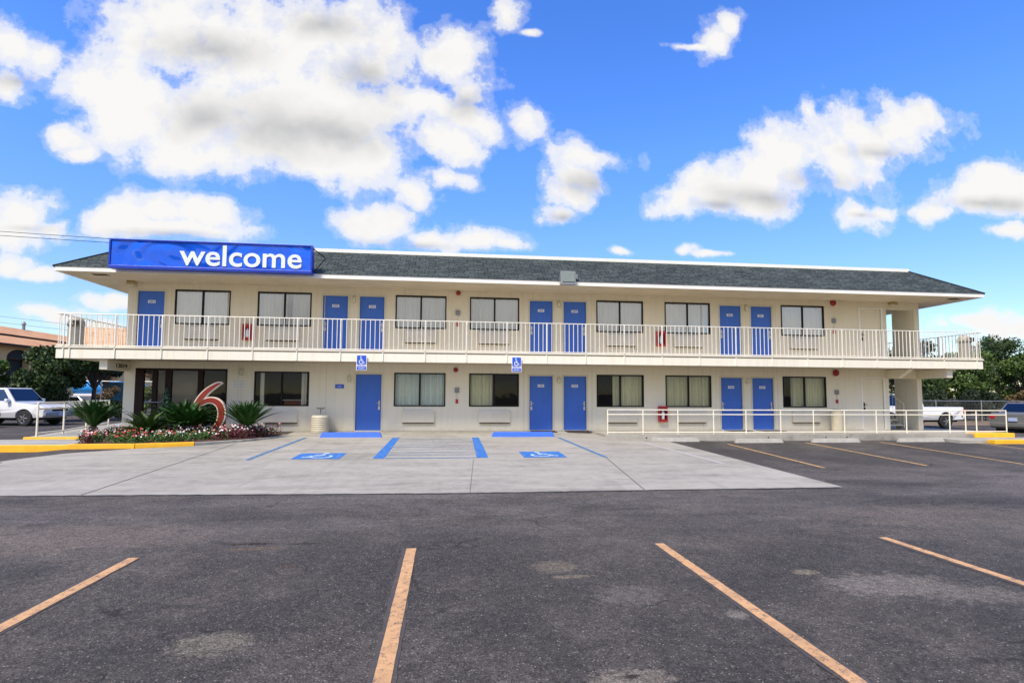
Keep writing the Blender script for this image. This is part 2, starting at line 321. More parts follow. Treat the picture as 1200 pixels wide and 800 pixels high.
# ------------------------------------------------------------------ mesh helpers
class MB:
    def __init__(s): s.v = []; s.f = []; s.uv = None
    def quad(s, a, b, c, d):
        n = len(s.v); s.v += [a, b, c, d]; s.f.append((n, n + 1, n + 2, n + 3)); return s
    def tri(s, a, b, c):
        n = len(s.v); s.v += [a, b, c]; s.f.append((n, n + 1, n + 2)); return s
    def box(s, x0, x1, y0, y1, z0, z1):
        n = len(s.v)
        s.v += [(x0, y0, z0), (x1, y0, z0), (x1, y1, z0), (x0, y1, z0), (x0, y0, z1), (x1, y0, z1), (x1, y1, z1), (x0, y1, z1)]
        for f in ((0, 3, 2, 1), (4, 5, 6, 7), (0, 1, 5, 4), (1, 2, 6, 5), (2, 3, 7, 6), (3, 0, 4, 7)): s.f.append(tuple(n + i for i in f))
        return s
    def prism(s, pts, h0, h1, axis='z'):
        """extrude polygon pts (2D) along axis"""
        def P(p, h):
            return {'z': (p[0], p[1], h), 'y': (p[0], h, p[1]), 'x': (h, p[0], p[1])}[axis]
        n = len(s.v); k = len(pts)
        s.v += [P(p, h0) for p in pts] + [P(p, h1) for p in pts]
        s.f.append(tuple(n + i for i in range(k))[::-1]); s.f.append(tuple(n + k + i for i in range(k)))
        for i in range(k):
            j = (i + 1) % k; s.f.append((n + i, n + j, n + k + j, n + k + i))
        return s
    def tube(s, a, b, r0, r1=None, seg=8, cap=True):
        r1 = r0 if r1 is None else r1
        a = Vector(a); b = Vector(b); d = (b - a).normalized()
        u = d.cross(Vector((0, 0, 1)) if abs(d.z) < .95 else Vector((1, 0, 0))).normalized(); w = d.cross(u)
        n = len(s.v)
        for p, r in ((a, r0), (b, r1)):
            for i in range(seg):
                t = 2 * math.pi * i / seg; s.v.append(tuple(p + u * (r * math.cos(t)) + w * (r * math.sin(t))))
        for i in range(seg):
            j = (i + 1) % seg; s.f.append((n + i, n + j, n + seg + j, n + seg + i))
        if cap: s.f.append(tuple(n + i for i in range(seg))[::-1]); s.f.append(tuple(n + seg + i for i in range(seg)))
        return s
    def path(s, pts, r, seg=8):
        for a, b in zip(pts[:-1], pts[1:]): s.tube(a, b, r if not callable(r) else r(a), seg=seg)
        return s
    def lathe(s, prof, c=(0, 0, 0), seg=24, axis='z'):
        n = len(s.v); k = len(prof)
        for r, h in prof:
            for i in range(seg):
                t = 2 * math.pi * i / seg; x, y = r * math.cos(t), r * math.sin(t)
                p = {'z': (x, y, h), 'y': (x, h, y), 'x': (h, x, y)}[axis]
                s.v.append((c[0] + p[0], c[1] + p[1], c[2] + p[2]))
        for q in range(k - 1):
            for i in range(seg):
                j = (i + 1) % seg; s.f.append((n + q * seg + i, n + q * seg + j, n + (q + 1) * seg + j, n + (q + 1) * seg + i))
        s.f.append(tuple(n + i for i in range(seg))[::-1]); s.f.append(tuple(n + (k - 1) * seg + i for i in range(seg)))
        return s
    def build(s, name, mat, parent=None, bevel=0, smooth=False, loc=None, fix=True):
        me = bpy.data.meshes.new(name); me.from_pydata(s.v, [], s.f); me.materials.append(mat); me.update()
        o = bpy.data.objects.new(name, me); COL.objects.link(o)
        if parent is not None: o.parent = parent
        if loc: o.location = loc
        if fix:
            import bmesh
            bm = bmesh.new(); bm.from_mesh(me); bmesh.ops.recalc_face_normals(bm, faces=bm.faces); bm.to_mesh(me); bm.free()
        if smooth:
            for p in me.polygons: p.use_smooth = True
        if bevel:
            m = o.modifiers.new('bevel', 'BEVEL'); m.width = bevel; m.segments = 2; m.limit_method = 'ANGLE'
        return o
def tag(o, label, cat, group=None, kind=None):
    o['label'] = label; o['category'] = cat
    if group: o['group'] = group
    if kind: o['kind'] = kind
    return o
def empty(name, loc, label, cat, group=None, rz=0):
    o = bpy.data.objects.new(name, None); COL.objects.link(o); o.location = loc; o.rotation_euler[2] = rz
    o.empty_display_size = .2
    return tag(o, label, cat, group)
def struct(o): o['kind'] = 'structure'; return o
def copy_tree(o, parent=None):
    c = o.copy(); COL.objects.link(c)
    if parent is not None: c.parent = parent
    for ch in list(o.children): copy_tree(ch, c)
    return c
def text_mesh(name, body, mat, width, height, ext=.01, bold=0, parent=None, align=None, spacing=1.0):
    """returns mesh object lettering in the local x-z plane, lower-left at the origin, facing -y"""
    cu = bpy.data.curves.new(name + '_curve', 'FONT'); cu.body = body; cu.offset = bold; cu.extrude = .04; cu.space_character = spacing; cu.resolution_u = 4
    t = bpy.data.objects.new(name + '_tmp', cu); COL.objects.link(t)
    dg = bpy.context.evaluated_depsgraph_get(); ev = t.evaluated_get(dg)
    me = bpy.data.meshes.new_from_object(ev); bpy.data.objects.remove(t)
    xs = [v.co.x for v in me.vertices]; ys = [v.co.y for v in me.vertices]
    x0, x1, y0, y1 = min(xs), max(xs), min(ys), max(ys)
    sx = width / (x1 - x0); sy = height / (y1 - y0)
    for v in me.vertices:
        x, y, z = v.co; v.co = ((x - x0) * sx, -(z / .04) * ext, (y - y0) * sy)
    me.materials.clear(); me.materials.append(mat)
    me.name = name
    o = bpy.data.objects.new(name, me); COL.objects.link(o)
    if parent is not None: o.parent = parent
    return o

# ------------------------------------------------------------------ ground
def g(x, y):
    t = min(max(-y / 11, 0), 1); z = -.35 * t
    s = min(max((x - .25) / 4.75, 0), 1); z -= s * .2 * (1 - t)
    if x < -13.75: z -= min((-13.75 - x) / .75, 1) * .12 * (1 - t)
    if y > 0: z -= min(y / 5, 1) * (.35 - .2 * s if x > 0 else .23 if x < -14 else .35)
    return max(z, -.36)
def axis(lo, hi, step, far):
    a = []; x = lo
    while x <= hi + 1e-6: a.append(round(x, 4)); x += step
    s = step
    l = [lo]; r = [hi]
    while l[-1] > -far: s *= 1.6; l.append(l[-1] - s)
    s = step
    while r[-1] < far: s *= 1.6; r.append(r[-1] + s)
    return l[:0:-1] + a + r[1:]
def sheet(xs, ys, dz):
    m = MB(); nx = len(xs)
    m.v = [(x, y, g(x, y) + dz) for y in ys for x in xs]
    m.f = [(j * nx + i, j * nx + i + 1, (j + 1) * nx + i + 1, (j + 1) * nx + i) for j in range(len(ys) - 1) for i in range(nx - 1)]
    return m
gr = sheet(axis(-26, 26, .25, 900), axis(-24, 12, .25, 900), 0)
struct(gr.build('ground', M['asphalt'], smooth=True))

def gpatch(name, mat, poly, dz, step=.25, parent=None):
    """sheet following the ground inside a convex/concave polygon, via triangulated strips in y"""
    m = MB()
    ys = sorted({round(p[1], 4) for p in poly} | {round(min(p[1] for p in poly) + i * step, 4) for i in range(1, 200) if min(p[1] for p in poly) + i * step < max(p[1] for p in poly)} | ({-11.0, 0.0} & {-11.0}))
    ys = [y for y in ys if min(p[1] for p in poly) <= y <= max(p[1] for p in poly)]
    def span(y, side):
        xs = []
        n = len(poly); y = y + side
        for i in range(n):
            (xa, ya), (xb, yb) = poly[i], poly[(i + 1) % n]
            if (ya - y) * (yb - y) < 0: xs.append(xa + (xb - xa) * (y - ya) / (yb - ya))
        return (min(xs), max(xs)) if len(xs) >= 2 else None
    for y0, y1 in zip(ys[:-1], ys[1:]):
        a = span(y0, 1e-5); b = span(y1, -1e-5)
        if not a or not b: continue
        w = max(a[1] - a[0], b[1] - b[0]); k = max(1, int(w / .5))
        for i in range(k):
            t0, t1 = i / k, (i + 1) / k
            xa0, xa1 = a[0] + (a[1] - a[0]) * t0, a[0] + (a[1] - a[0]) * t1
            xb0, xb1 = b[0] + (b[1] - b[0]) * t0, b[0] + (b[1] - b[0]) * t1
            m.quad((xa0, y0, g(xa0, y0) + dz), (xa1, y0, g(xa1, y0) + dz), (xb1, y1, g(xb1, y1) + dz), (xb0, y1, g(xb0, y1) + dz))
    return m.build(name, mat, parent, fix=False)
def gline(name, mat, a, b, w, dz, step=.12, rag=.035):
    """painted strip following the ground from a to b"""
    m = MB(); a = Vector(a); b = Vector(b); L = (b - a).length; n = max(1, int(L / step)); d = (b - a) / L; u = Vector((-d.y, d.x)) * (w / 2)
    jr = random.Random(int(abs(a.x) * 100)); J = [(1 + jr.uniform(-rag, rag), 1 + jr.uniform(-rag, rag)) for _ in range(n + 1)]
    for i in range(n):
        p = a + d * (L * i / n); q = a + d * (L * (i + 1) / n)
        m.quad(*[(v.x, v.y, g(v.x, v.y) + dz) for v in (p - u * J[i][0], q - u * J[i + 1][0], q + u * J[i + 1][1], p + u * J[i][1])])
    return m.build(name, mat, fix=False)

conc = gpatch('concrete_pavement', M['concrete'], [(3.1, -2.04), (3.12, -10.72), (-4, -10.72), (-11, -10.4), (-14.6, -10.2), (-14.0, -7.0), (-13.3, -5.4), (-12.15, -4.55), (-10.9, -4.05), (-10, -3.2), (-9.5, -2.3), (-9.3, -1.2), (-9.3, 0), (1.2, 0), (1.2, -2.04)], .006)
struct(conc)
# joints in the slab
for i, (a, b) in enumerate([((-9.9, -10.45), (-10.0, -3.6)), ((-3.7, -10.7), (-3.45, -6.9)), ((-.2, -6.85), (-.65, -10.7))]):
    struct(gline('pavement_joint', M['jointdark'], a, b, .022 if i != 1 else .01, .010))
# dark tar seam where the slab meets the asphalt
struct(gline('pavement_seam', M['jointdark'], (-11, -10.44), (-4, -10.75), .045, .011, .12, .8))
struct(gline('pavement_seam', M['jointdark'], (-4, -10.75), (3.1, -10.75), .05, .011, .12, .8))

# foreground stall lines
for i in range(5):
    x = -7.22 + i * 2.745
    struct(gline('parking_line', M['lineold'], (x - .02, -14.0), (x + .012, -19.6), .16, .004, .1, .12))
    struct(gline('parking_line', M['linepaint'], (x, -14.1 + (0, .07, 0, 0, 0)[i]), (x, -19.6), .105, .008))
for a, b in [((4.96, -3.0), (4.43, -8.4)), ((7.87, -2.75), (7.21, -8.2)), ((10.65, -2.7), (9.86, -8.2)), ((14.0, -2.5), (13.1, -7.6)), ((17.0, -4.6), (16.2, -8))]:
    struct(gline('parking_line', M['linefar'], a, b, .10, .006))
struct(gline('parking_line', M['lineghost'], (2.0, -3.2), (2.35, -7.8), .16, .011))
# accessible stalls
struct(gline('parking_line', M['bluedark'], (-8.45, -2.1), (-8.62, -6.75), .10, .011))
struct(gline('parking_line', M['bluedark'], (-.46, -2.3), (-.19, -6.8), .10, .011))
struct(gpatch('hatch_border', M['bluepaint'], [(-5.77, -2.2), (-5.55, -2.2), (-5.55, -6.7), (-5.82, -6.7)], .011))
struct(gpatch('hatch_border', M['bluepaint'], [(-3.27, -2.2), (-3.05, -2.2), (-3.08, -6.7), (-3.36, -6.7)], .011))
for i in range(9):
    y = -2.5 - i * .52
    struct(gline('hatch_stripe', M['bluefaint'] if i < 8 else M['bluedark'], (-5.52, y), (-3.32, y), .085, .011))
def wheelchair_mark(cx, cy, s, flip=1):
    """square pavement symbol, 1.06 m"""
    struct(gpatch('accessible_symbol', M['bluepaint'], [(cx - s, cy - s), (cx + s, cy - s), (cx + s, cy + s), (cx - s, cy + s)], .011))
    m = MB()
    def P(u, v): x = cx + u * s * flip; y = cy + v * s; return (x, y, g(x, y) + .016)
    def stroke(pts, w):
        for (a, b), (c, d) in zip(pts[:-1], pts[1:]):
            L = math.hypot(c - a, d - b) or 1; ux, uy = -(d - b) / L * w, (c - a) / L * w
            m.quad(P(a - ux, b - uy), P(c - ux, d - uy), P(c + ux, d + uy), P(a + ux, b + uy))
    stroke([(.62 * .7 * math.cos(R(t)) - .1, .62 * .7 * math.sin(R(t)) - .3) for t in range(140, 381, 20)], .07)
    stroke([(-.12, .45), (-.08, -.08), (.3, -.12), (.48, -.55), (.66, -.5)], .08)
    stroke([(-.1, .2), (.25, .17)], .06)
    n = 10; c = (-.14, .68)
    for i in range(n): m.tri(P(*c), P(c[0] + .15 * math.cos(2 * math.pi * i / n), c[1] + .15 * math.sin(2 * math.pi * i / n)), P(c[0] + .15 * math.cos(2 * math.pi * (i + 1) / n), c[1] + .15 * math.sin(2 * math.pi * (i + 1) / n)))
    struct(m.build('accessible_figure', M['whitepaint'], fix=False))
wheelchair_mark(-7.13, -6.15, .55, -1); wheelchair_mark(-1.68, -6.2, .53, 1)

# raised walkway along the right half, with kerb face
def face_prism(m, x0, x1, y0, y1, zt):
    pts = [x0 + (x1 - x0) * i / 12 for i in range(13)]
    for a, b in zip(pts[:-1], pts[1:]):
        m.quad((a, y0, g(a, y0) - .05), (b, y0, g(b, y0) - .05), (b, y0, zt), (a, y0, zt))
        m.quad((a, y0, zt), (b, y0, zt), (b, y1, zt), (a, y1, zt))
    m.quad((x0, y0, -.4), (x0, y0, zt), (x0, y1, zt), (x0, y1, -.4)); m.quad((x1, y0, -.4), (x1, y0, zt), (x1, y1, zt), (x1, y1, -.4))
w = MB(); face_prism(w, 1.2, 16.5, -2.02, 6, .0); struct(w.build('walkway', M['walk'], fix=False))
# dark drainage holes in the kerb face (flat near-black discs, darkness is in the colour)
w = MB()
for x in (2.62, 3.75, 7.0, 9.15, 9.95): w.lathe([(.026, -.004), (.026, .004)], (x, -2.022, -.11), 10, 'y')
struct(w.build('drain_hole', M['dark']))
w = MB(); w.box(14.95, 16.55, -2.10, -1.7, -.25, .012); struct(w.build('kerb', M['yellow'], bevel=.015))
w = MB(); w.box(16.5, 22, -3.2, -2.2, -.4, -.13); struct(w.build('ramp', M['walk']))
w = MB(); w.box(14.2, 24, -3.50, -3.2, -.4, -.12); struct(w.build('kerb', M['yellow'], bevel=.015))
w = MB(); w.box(13.2, 16.5, -3.2, -2.06, -.4, -.14); struct(w.build('ramp', M['walk']))
# left side walk with steps of kerb
w = MB()
w.prism([(-16.3, -2.25), (-14.93, -2.25), (-14.93, 9), (-18.6, 9), (-17.9, 4.2)], -.4, 0.0); struct(w.build('walkway', M['walkL']))
w = MB(); w.box(-16.32, -14.6, -2.36, -2.25, -.3, .006); struct(w.build('kerb', M['yellow'], bevel=.012))
w = MB(); w.prism([(-30, -4.4), (-13.8, -4.4), (-13.8, -3.2), (-14.6, -2.36), (-16.32, -2.36), (-19, -2.9), (-30, -3.0)], -.4, -.055); struct(w.build('ramp', M['walkL']))
w = MB(); w.box(-30, -13.8, -4.52, -4.4, -.4, -.04); struct(w.build('kerb', M['yellow'], bevel=.015))
# soil beyond the right-hand fence and behind
w = MB(); w.quad((15, 9, -.33), (70, 9, -.33), (70, 80, -.33), (15, 80, -.33)); struct(w.build('bare_ground', M['dirt']))

# landscape bed
kerbpts = [(-14.6, -2.5), (-13.8, -3.4), (-13.78, -4.5), (-12.2, -4.42), (-10.95, -3.93), (-10.05, -3.16), (-9.5, -2.3), (-9.35, -1.2), (-9.5, -.25)]
w = MB(); w.prism([(-14.6, -2.5), (-13.8, -3.4), (-13.7, -4.38), (-12.2, -4.3), (-11.0, -3.82), (-10.15, -3.08), (-9.62, -2.25), (-9.5, -1.2), (-9.6, -.02), (-14.6, -.02)], -.4, -.015)
struct(w.build('planting_soil', M['mulch']))
def kerbrun(pts, mat, h):
    m = MB()
    for (xa, ya), (xb, yb) in zip(pts[:-1], pts[1:]):
        L = math.hypot(xb - xa, yb - ya); ux, uy = -(yb - ya) / L * .07, (xb - xa) / L * .07
        m.prism([(xa - ux, ya - uy), (xb - ux, yb - uy), (xb + ux, yb + uy), (xa + ux, ya + uy)], -.45, h)
    struct(m.build('kerb', mat, bevel=.012))
kerbrun(kerbpts[2:5], M['yellow'], -.02); kerbrun(kerbpts[4:], M['walk'], -.03)

# ------------------------------------------------------------------ motel
motel = empty('motel_building', (0, 0, 0), 'two-storey cream motel with blue doors, white balcony rail and dark shingled mansard roof', 'motel')
WL, WR, XB = -14.93, 14.85, 13.4
ZS = 5.12; Z2 = 2.80
def wallgrid(m, x0, x1, z0, z1, holes, y=0, dep=.16):
    xs = sorted({x0, x1} | {h[0] for h in holes} | {h[1] for h in holes}); zs = sorted({z0, z1} | {h[2] for h in holes} | {h[3] for h in holes})
    for a, b in zip(xs[:-1], xs[1:]):
        for c, d in zip(zs[:-1], zs[1:]):
            mx, mz = (a + b) / 2, (c + d) / 2
            if any(h[0] < mx < h[1] and h[2] < mz < h[3] for h in holes): continue
            m.quad((a, y, c), (b, y, c), (b, y, d), (a, y, d))
    for a, b, c, d in holes:
        m.quad((a, y, c), (a, y + dep, c), (a, y + dep, d), (a, y, d)); m.quad((b, y, c), (b, y, d), (b, y + dep, d), (b, y + dep, c))
        m.quad((a, y, c), (b, y, c), (b, y + dep, c), (a, y + dep, c)); m.quad((a, y, d), (a, y + dep, d), (b, y + dep, d), (b, y, d))
MOD = 7.416; dw = .892; doff = .638; W1 = 1.461; WW = 1.821
def dx(k, s): c = k * MOD + s * doff; return (c - dw / 2, c + dw / 2)
def wx(k, s): a = k * MOD + s * W1; b = k * MOD + s * (W1 + WW); return (min(a, b), max(a, b))
doors_up = [(-14.63, -13.74)] + [dx(k, s) for k in (-1, 0, 1) for s in (-1, 1)]
doors_lo = [(-7.30, -6.38)] + [dx(k, s) for k in (0, 1) for s in (-1, 1)]
wins_up = [(-13.42, -11.60)] + [wx(k, s) for k, s in ((-1, -1), (-1, 1), (0, -1), (0, 1), (1, -1), (1, 1))]
wins_lo = [(-10.72, -8.88)] + [wx(k, s) for k, s in ((-1, 1), (0, -1), (0, 1), (1, -1), (1, 1))]
util = (12.24, 13.18)
hl = [(a, b, .02, 2.02) for a, b in doors_lo] + [(a, b, .88, 2.08) for a, b in wins_lo] + [(util[0], util[1], .02, 2.03), (-14.57, -11.61, -.0, 2.15)]
hu = [(a, b, Z2, 4.81) for a, b in doors_up] + [(a, b, 3.675, 4.875) for a, b in wins_up] + [(util[0], util[1], Z2, 4.81)]
m = MB(); wallgrid(m, WL, XB, -.4, 2.40, hl)
m.quad((XB, 0, -.4), (XB, 9.9, -.4), (XB, 9.9, 2.4), (XB, 0, 2.4))
m.quad((WL, 9.9, -.4), (XB, 9.9, -.4), (XB, 9.9, 2.4), (WL, 9.9, 2.4))
# left side wall with a lobby side window
for (a, b, c, d) in ((0, 1.05, -.4, 2.4), (2.1, 9.9, -.4, 2.4), (1.05, 2.1, -.4, .15), (1.05, 2.1, 2.05, 2.4)):
    m.quad((WL, a, c), (WL, b, c), (WL, b, d), (WL, a, d))
m.build('lower_wall', M['wall'], motel, fix=False)
m = MB(); wallgrid(m, WL, XB, 2.70, ZS, hu)
m.quad((XB, 0, 2.7), (XB, 4.9, 2.7), (XB, 4.9, ZS), (XB, 0, ZS)); m.quad((WL, 0, 2.7), (WL, 4.9, 2.7), (WL, 4.9, ZS), (WL, 0, ZS))
m.quad((WL, 4.9, 2.7), (XB, 4.9, 2.7), (XB, 4.9, ZS), (WL, 4.9, ZS))
m.box(XB + .001, 14.64, 0, .14, 4.82, ZS)
m.build('upper_wall', M['wall_up'], motel, fix=False)
m = MB(); m.box(14.64, WR, 0, 1.15, -.4, 2.36); m.box(14.64, WR, 0, 1.15, 2.78, ZS); m.build('wing_wall', M['wall_up'], motel, bevel=.01)
# interior so the rooms read dark
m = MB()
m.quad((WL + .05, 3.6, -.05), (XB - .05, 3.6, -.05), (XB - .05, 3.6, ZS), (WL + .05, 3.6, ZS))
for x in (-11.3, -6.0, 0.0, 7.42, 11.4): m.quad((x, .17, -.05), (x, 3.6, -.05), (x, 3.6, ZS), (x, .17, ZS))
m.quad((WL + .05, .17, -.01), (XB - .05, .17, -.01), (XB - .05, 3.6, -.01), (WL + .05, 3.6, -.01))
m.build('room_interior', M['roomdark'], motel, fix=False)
# lobby partition, then near-black walls that carry the unlit interior's darkness as colour
m = MB(); m.box(-14.45, -12.98, 1.2, 1.3, 0, 2.4); m.build('lobby_partition', M['room'], motel)
m = MB(); m.box(-12.98, -11.35, 1.5, 1.6, 0, 2.4); m.box(-11.35, -11.3, .2, 1.5, 0, 2.4); m.build('lobby_shade_wall', M['dark'], motel)
m = MB(); m.box(-9.9, -8.9, .7, 1.1, 0, 1.06); m.build('lobby_counter', M['wood'], motel)
m = MB(); m.box(-10.0, -8.85, .62, 1.2, 1.06, 1.10); m.build('lobby_counter_top', M['room'], motel)
# vertical panel joints
for x, z0, z1 in [(x, 2.86, 5.1) for x in (-13.34 - .2, -11.5 - .2, -8.42, -5.62, 5.62, 8.65, -1.3, 1.28)] + [(x, .01, 2.36) for x in (-11.25, -8.3, -5.62, -1.28, 1.28, 5.62, 8.65)]:
    MB().box(x - .009, x + .009, -.004, 0, z0, z1).build('panel_joint', M['trim2'], motel)

# balcony slab
BL, BR = -16.13, 16.03
m = MB(); m.box(BL, BR, -1.47, -.001, 2.39, 2.70); m.box(BL, WL - .001, 0, 5.2, 2.39, 2.70); m.box(XB + .001, BR, 0, .5, 2.39, 2.70); m.box(WR + .002, BR, .5, 5.2, 2.39, 2.70)
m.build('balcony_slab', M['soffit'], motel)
m = MB(); m.box(BL, BR, -1.50, -1.47, 2.375, 2.655); m.build('balcony_fascia', M['fascia'], motel)
m = MB(); m.box(BL - .02, BR + .02, -1.53, .2, 2.701, 2.745); m.box(BL - .02, WL - .002, .2, 5.2, 2.701, 2.745); m.box(WR + .002, BR + .02, .2, 5.2, 2.701, 2.745); m.build('balcony_deck', M['fascia'], motel)
# outrigger beams
for (a, b) in ((-14.97, -14.73), (14.68, 14.92)):
    m = MB(); m.box(a, b, -1.32, -.002, 2.04, 2.374); m.build('balcony_beam', M['wall'], motel, bevel=.01)
m = MB(); m.prism([(-1.15, 2.372), (-.002, 2.372), (-.002, 2.04), (-.55, 2.04)], 13.3, 13.5, 'x'); m.build('balcony_beam', M['wall'], motel)
m = MB(); m.box(XB + .01, 14.63, .02, .22, 2.04, 2.374); m.build('balcony_beam', M['wall'], motel)
t = text_mesh('house_number', '12019', M['black'], .62, .13, .004, .01, motel); t.rotation_euler = (0, 0, R(90)); t.location = (-14.722, -.85, 2.13)

# roof
RL, RR, YF = -16.25, 16.10, -1.62
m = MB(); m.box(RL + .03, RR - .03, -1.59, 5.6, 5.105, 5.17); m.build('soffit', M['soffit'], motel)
m = MB(); m.box(RL, RR, YF, YF + .04, 5.085, 5.225); m.box(RL, RL + .04, YF + .04, 5.65, 5.085, 5.225); m.box(RR - .04, RR, YF + .04, 5.65, 5.085, 5.225); m.build('roof_fascia', M['trim'], motel)
ZR, YR = 6.385, 0.02; run = YR - YF
me = bpy.data.meshes.new('mansard_roof')
A = [(RL - .02, YF - .02, 5.226), (RR + .02, YF - .02, 5.226), (RR - run, YR, ZR), (RL + run, YR, ZR), (RR + .02, 5.7, 5.226), (RR - run, 5.7 - run, ZR), (RL - .02, 5.7, 5.226), (RL + run, 5.7 - run, ZR)]
me.from_pydata(A, [], [(0, 1, 2, 3), (1, 4, 5, 2), (4, 6, 7, 5), (6, 0, 3, 7)]); me.materials.append(M['shingle'])
uv = me.uv_layers.new(); sl = math.hypot(run, ZR - 5.226) / (ZR - 5.226)
for p in me.polygons:
    for li in p.loop_indices:
        v = me.vertices[me.loops[li].vertex_index].co
        uv.data[li].uv = ((v.x if p.index in (0, 2) else v.y), (v.z - 5.226) * sl)
o = bpy.data.objects.new('mansard_roof', me); COL.objects.link(o); o.parent = motel
m = MB(); m.box(RL + run, RR - run, YR, 4.05, 6.30, 6.37)
m.build('flat_roof', M['room'], motel)
m = MB(); m.box(RL + run - .03, RR - run + .03, YR - .03, YR + .12, 6.36, 6.485); m.box(RL + run - .03, RL + run + .12, YR + .12, 4.05, 6.36, 6.485); m.box(RR - run - .12, RR - run + .03, YR + .12, 4.05, 6.36, 6.485)
m.build('roof_coping', M['trim'], motel)
# rib of hip shingles
for p_, q_ in ((0, 3), (1, 2)): MB().tube(A[p_], A[q_], .035, seg=6).build('hip_ridge', M['shingle'], motel)
for x in (-15.45, 15.15):
    m = MB(); m.box(x, x + .45, -1.15, -.95, 5.096, 5.104); m.build('soffit_vent', M['dark'], motel)
# casing, doors
NUM_UP = ['201', '202', '203', '204', '205', '206', '207']; NUM_LO = ['', '102', '103', '104', '105']
def door(a, b, z0, z1, mat, num, hinge_left, cream=False):
    c = MB(); y = -.012
    c.box(a - .05, a + .015, y, .03, z0, z1 + .05); c.box(b - .015, b + .05, y, .03, z0, z1 + .05); c.box(a + .015, b - .015, y, .03, z1 - .012, z1 + .05)
    c.build('door_casing', M['trim2'] if not cream else M['trim'], motel)
    d = MB(); d.box(a + .018, b - .018, .045, .085, z0 + .012, z1 - .015); D = d.build('door', mat, motel, bevel=.004)
    s = MB(); s.box(a, b, -.02, .1, z0 - .022, z0 + .008); s.build('door_sill', M['trim'], motel)
    MB().box(a + .016, b - .016, .05, .06, z0 + .008, z0 + .0118).build('door_sweep', M['black'], D)
    hx = b - .09 if hinge_left else a + .09
    h = MB(); h.box(hx - .025, hx + .025, .03, .044, z0 + .90, z0 + 1.06); h.tube((hx, .044, z0 + .98), (hx, -.005, z0 + .98), .012)
    h.tube((hx, -.005, z0 + .98), (hx + (-.1 if hinge_left else .1), -.005, z0 + .98), .011); h.box(hx - .035, hx + .035, .02, .044, z0 + .74, z0 + .87)
    h.build('door_handle', M['steel'] if not cream else M['black'], D)
    if num:
        n = MB(); cx = (a + b) / 2; n.box(cx - .12, cx + .12, .036, .044, z1 - .42, z1 - .32); P = n.build('number_plate', M['white'], D)
        t = text_mesh('number', num, M['signframe'], .17, .06, .002, .01, D); t.location = (cx - .085, .033, z1 - .40)
    return D
for i, (a, b) in enumerate(doors_up): door(a, b, Z2, 4.81, M['doorup'], NUM_UP[i], i in (0, 2, 4, 6))
for i, (a, b) in enumerate(doors_lo): door(a, b, .02, 2.02, M['door'], NUM_LO[i], i in (0, 2, 4))
for z0, z1 in ((.02, 2.03), (Z2, 4.81)):
    D = door(util[0], util[1], z0, z1, M['wall_up'] if z0 > 1 else M['wall'], '', False, True); D['label'] = 'cream utility door beside the stair passage'
# windows
def curtain(a, b, z0, z1, mat, fr, y=.17, amp=.022, lean=0):
    m = MB(); n = max(6, int((b - a) / .02))
    pts = []
    for i in range(n + 1):
        x = a + (b - a) * i / n; pts.append((x, y + amp * math.sin(x * 52) + amp * .6 * math.sin(x * 23 + 1)))
    for (xa, ya), (xb, yb) in zip(pts[:-1], pts[1:]): m.quad((xa, ya, z0), (xb, yb, z0), (xb + lean, yb, z1), (xa + lean, ya, z1))
    return m.build('curtain', mat, fr, smooth=True, fix=False)
def window(a, b, z0, z1, glass, cur, two=True):
    f = MB(); t = .045; y0, y1 = -.012, .05
    f.box(a, b, y0, y1, z1 - t, z1); f.box(a, b, y0, y1, z0, z0 + t); f.box(a, a + t, y0, y1, z0 + t, z1 - t); f.box(b - t, b, y0, y1, z0 + t, z1 - t)
    c = (a + b) / 2; f.box(c - .03, c + .03, y0 + .006, y1, z0 + t, z1 - t)
    F = f.build('window', M['black'], motel)
    for (p, q, yy) in ((a + t, c - .03, .02), (c + .03, b - t, .028)):
        MB().quad((p, yy, z0 + t), (q, yy, z0 + t), (q, yy, z1 - t), (p, yy, z1 - t)).build('pane', M[glass], F, fix=False)
    for (p, q, mt, *l) in cur:
        curtain(a + (b - a) * p, a + (b - a) * q, z0 - .05, z1 + .05, M[mt], F, lean=l[0] if l else 0)
    return F
CU = [[(0, 1, 'curtain')], [(0, .52, 'curtain'), (.62, 1, 'curtain', .03)], [(0, 1, 'curtain')], [(0, 1, 'curtain')], [(.5, 1, 'curtain'), (0, .5, 'curtain')], [(0, 1, 'curtain')], [(0, 1, 'curtain')]]
for (a, b), c in zip(wins_up, CU): window(a, b, 3.675, 4.875, 'glassup', c)
CL = [[(.08, .16, 'curtain'), (.84, .93, 'curtain')], [(0, 1, 'blind')], [(0, .48, 'curtaingreen')], [(.36, 1, 'curtaingreen')], [(0, 1, 'curtaingreen')], [(.25, 1, 'curtaingreen')]]
for (a, b), c in zip(wins_lo, CL): window(a, b, .88, 2.08, 'glass', c)
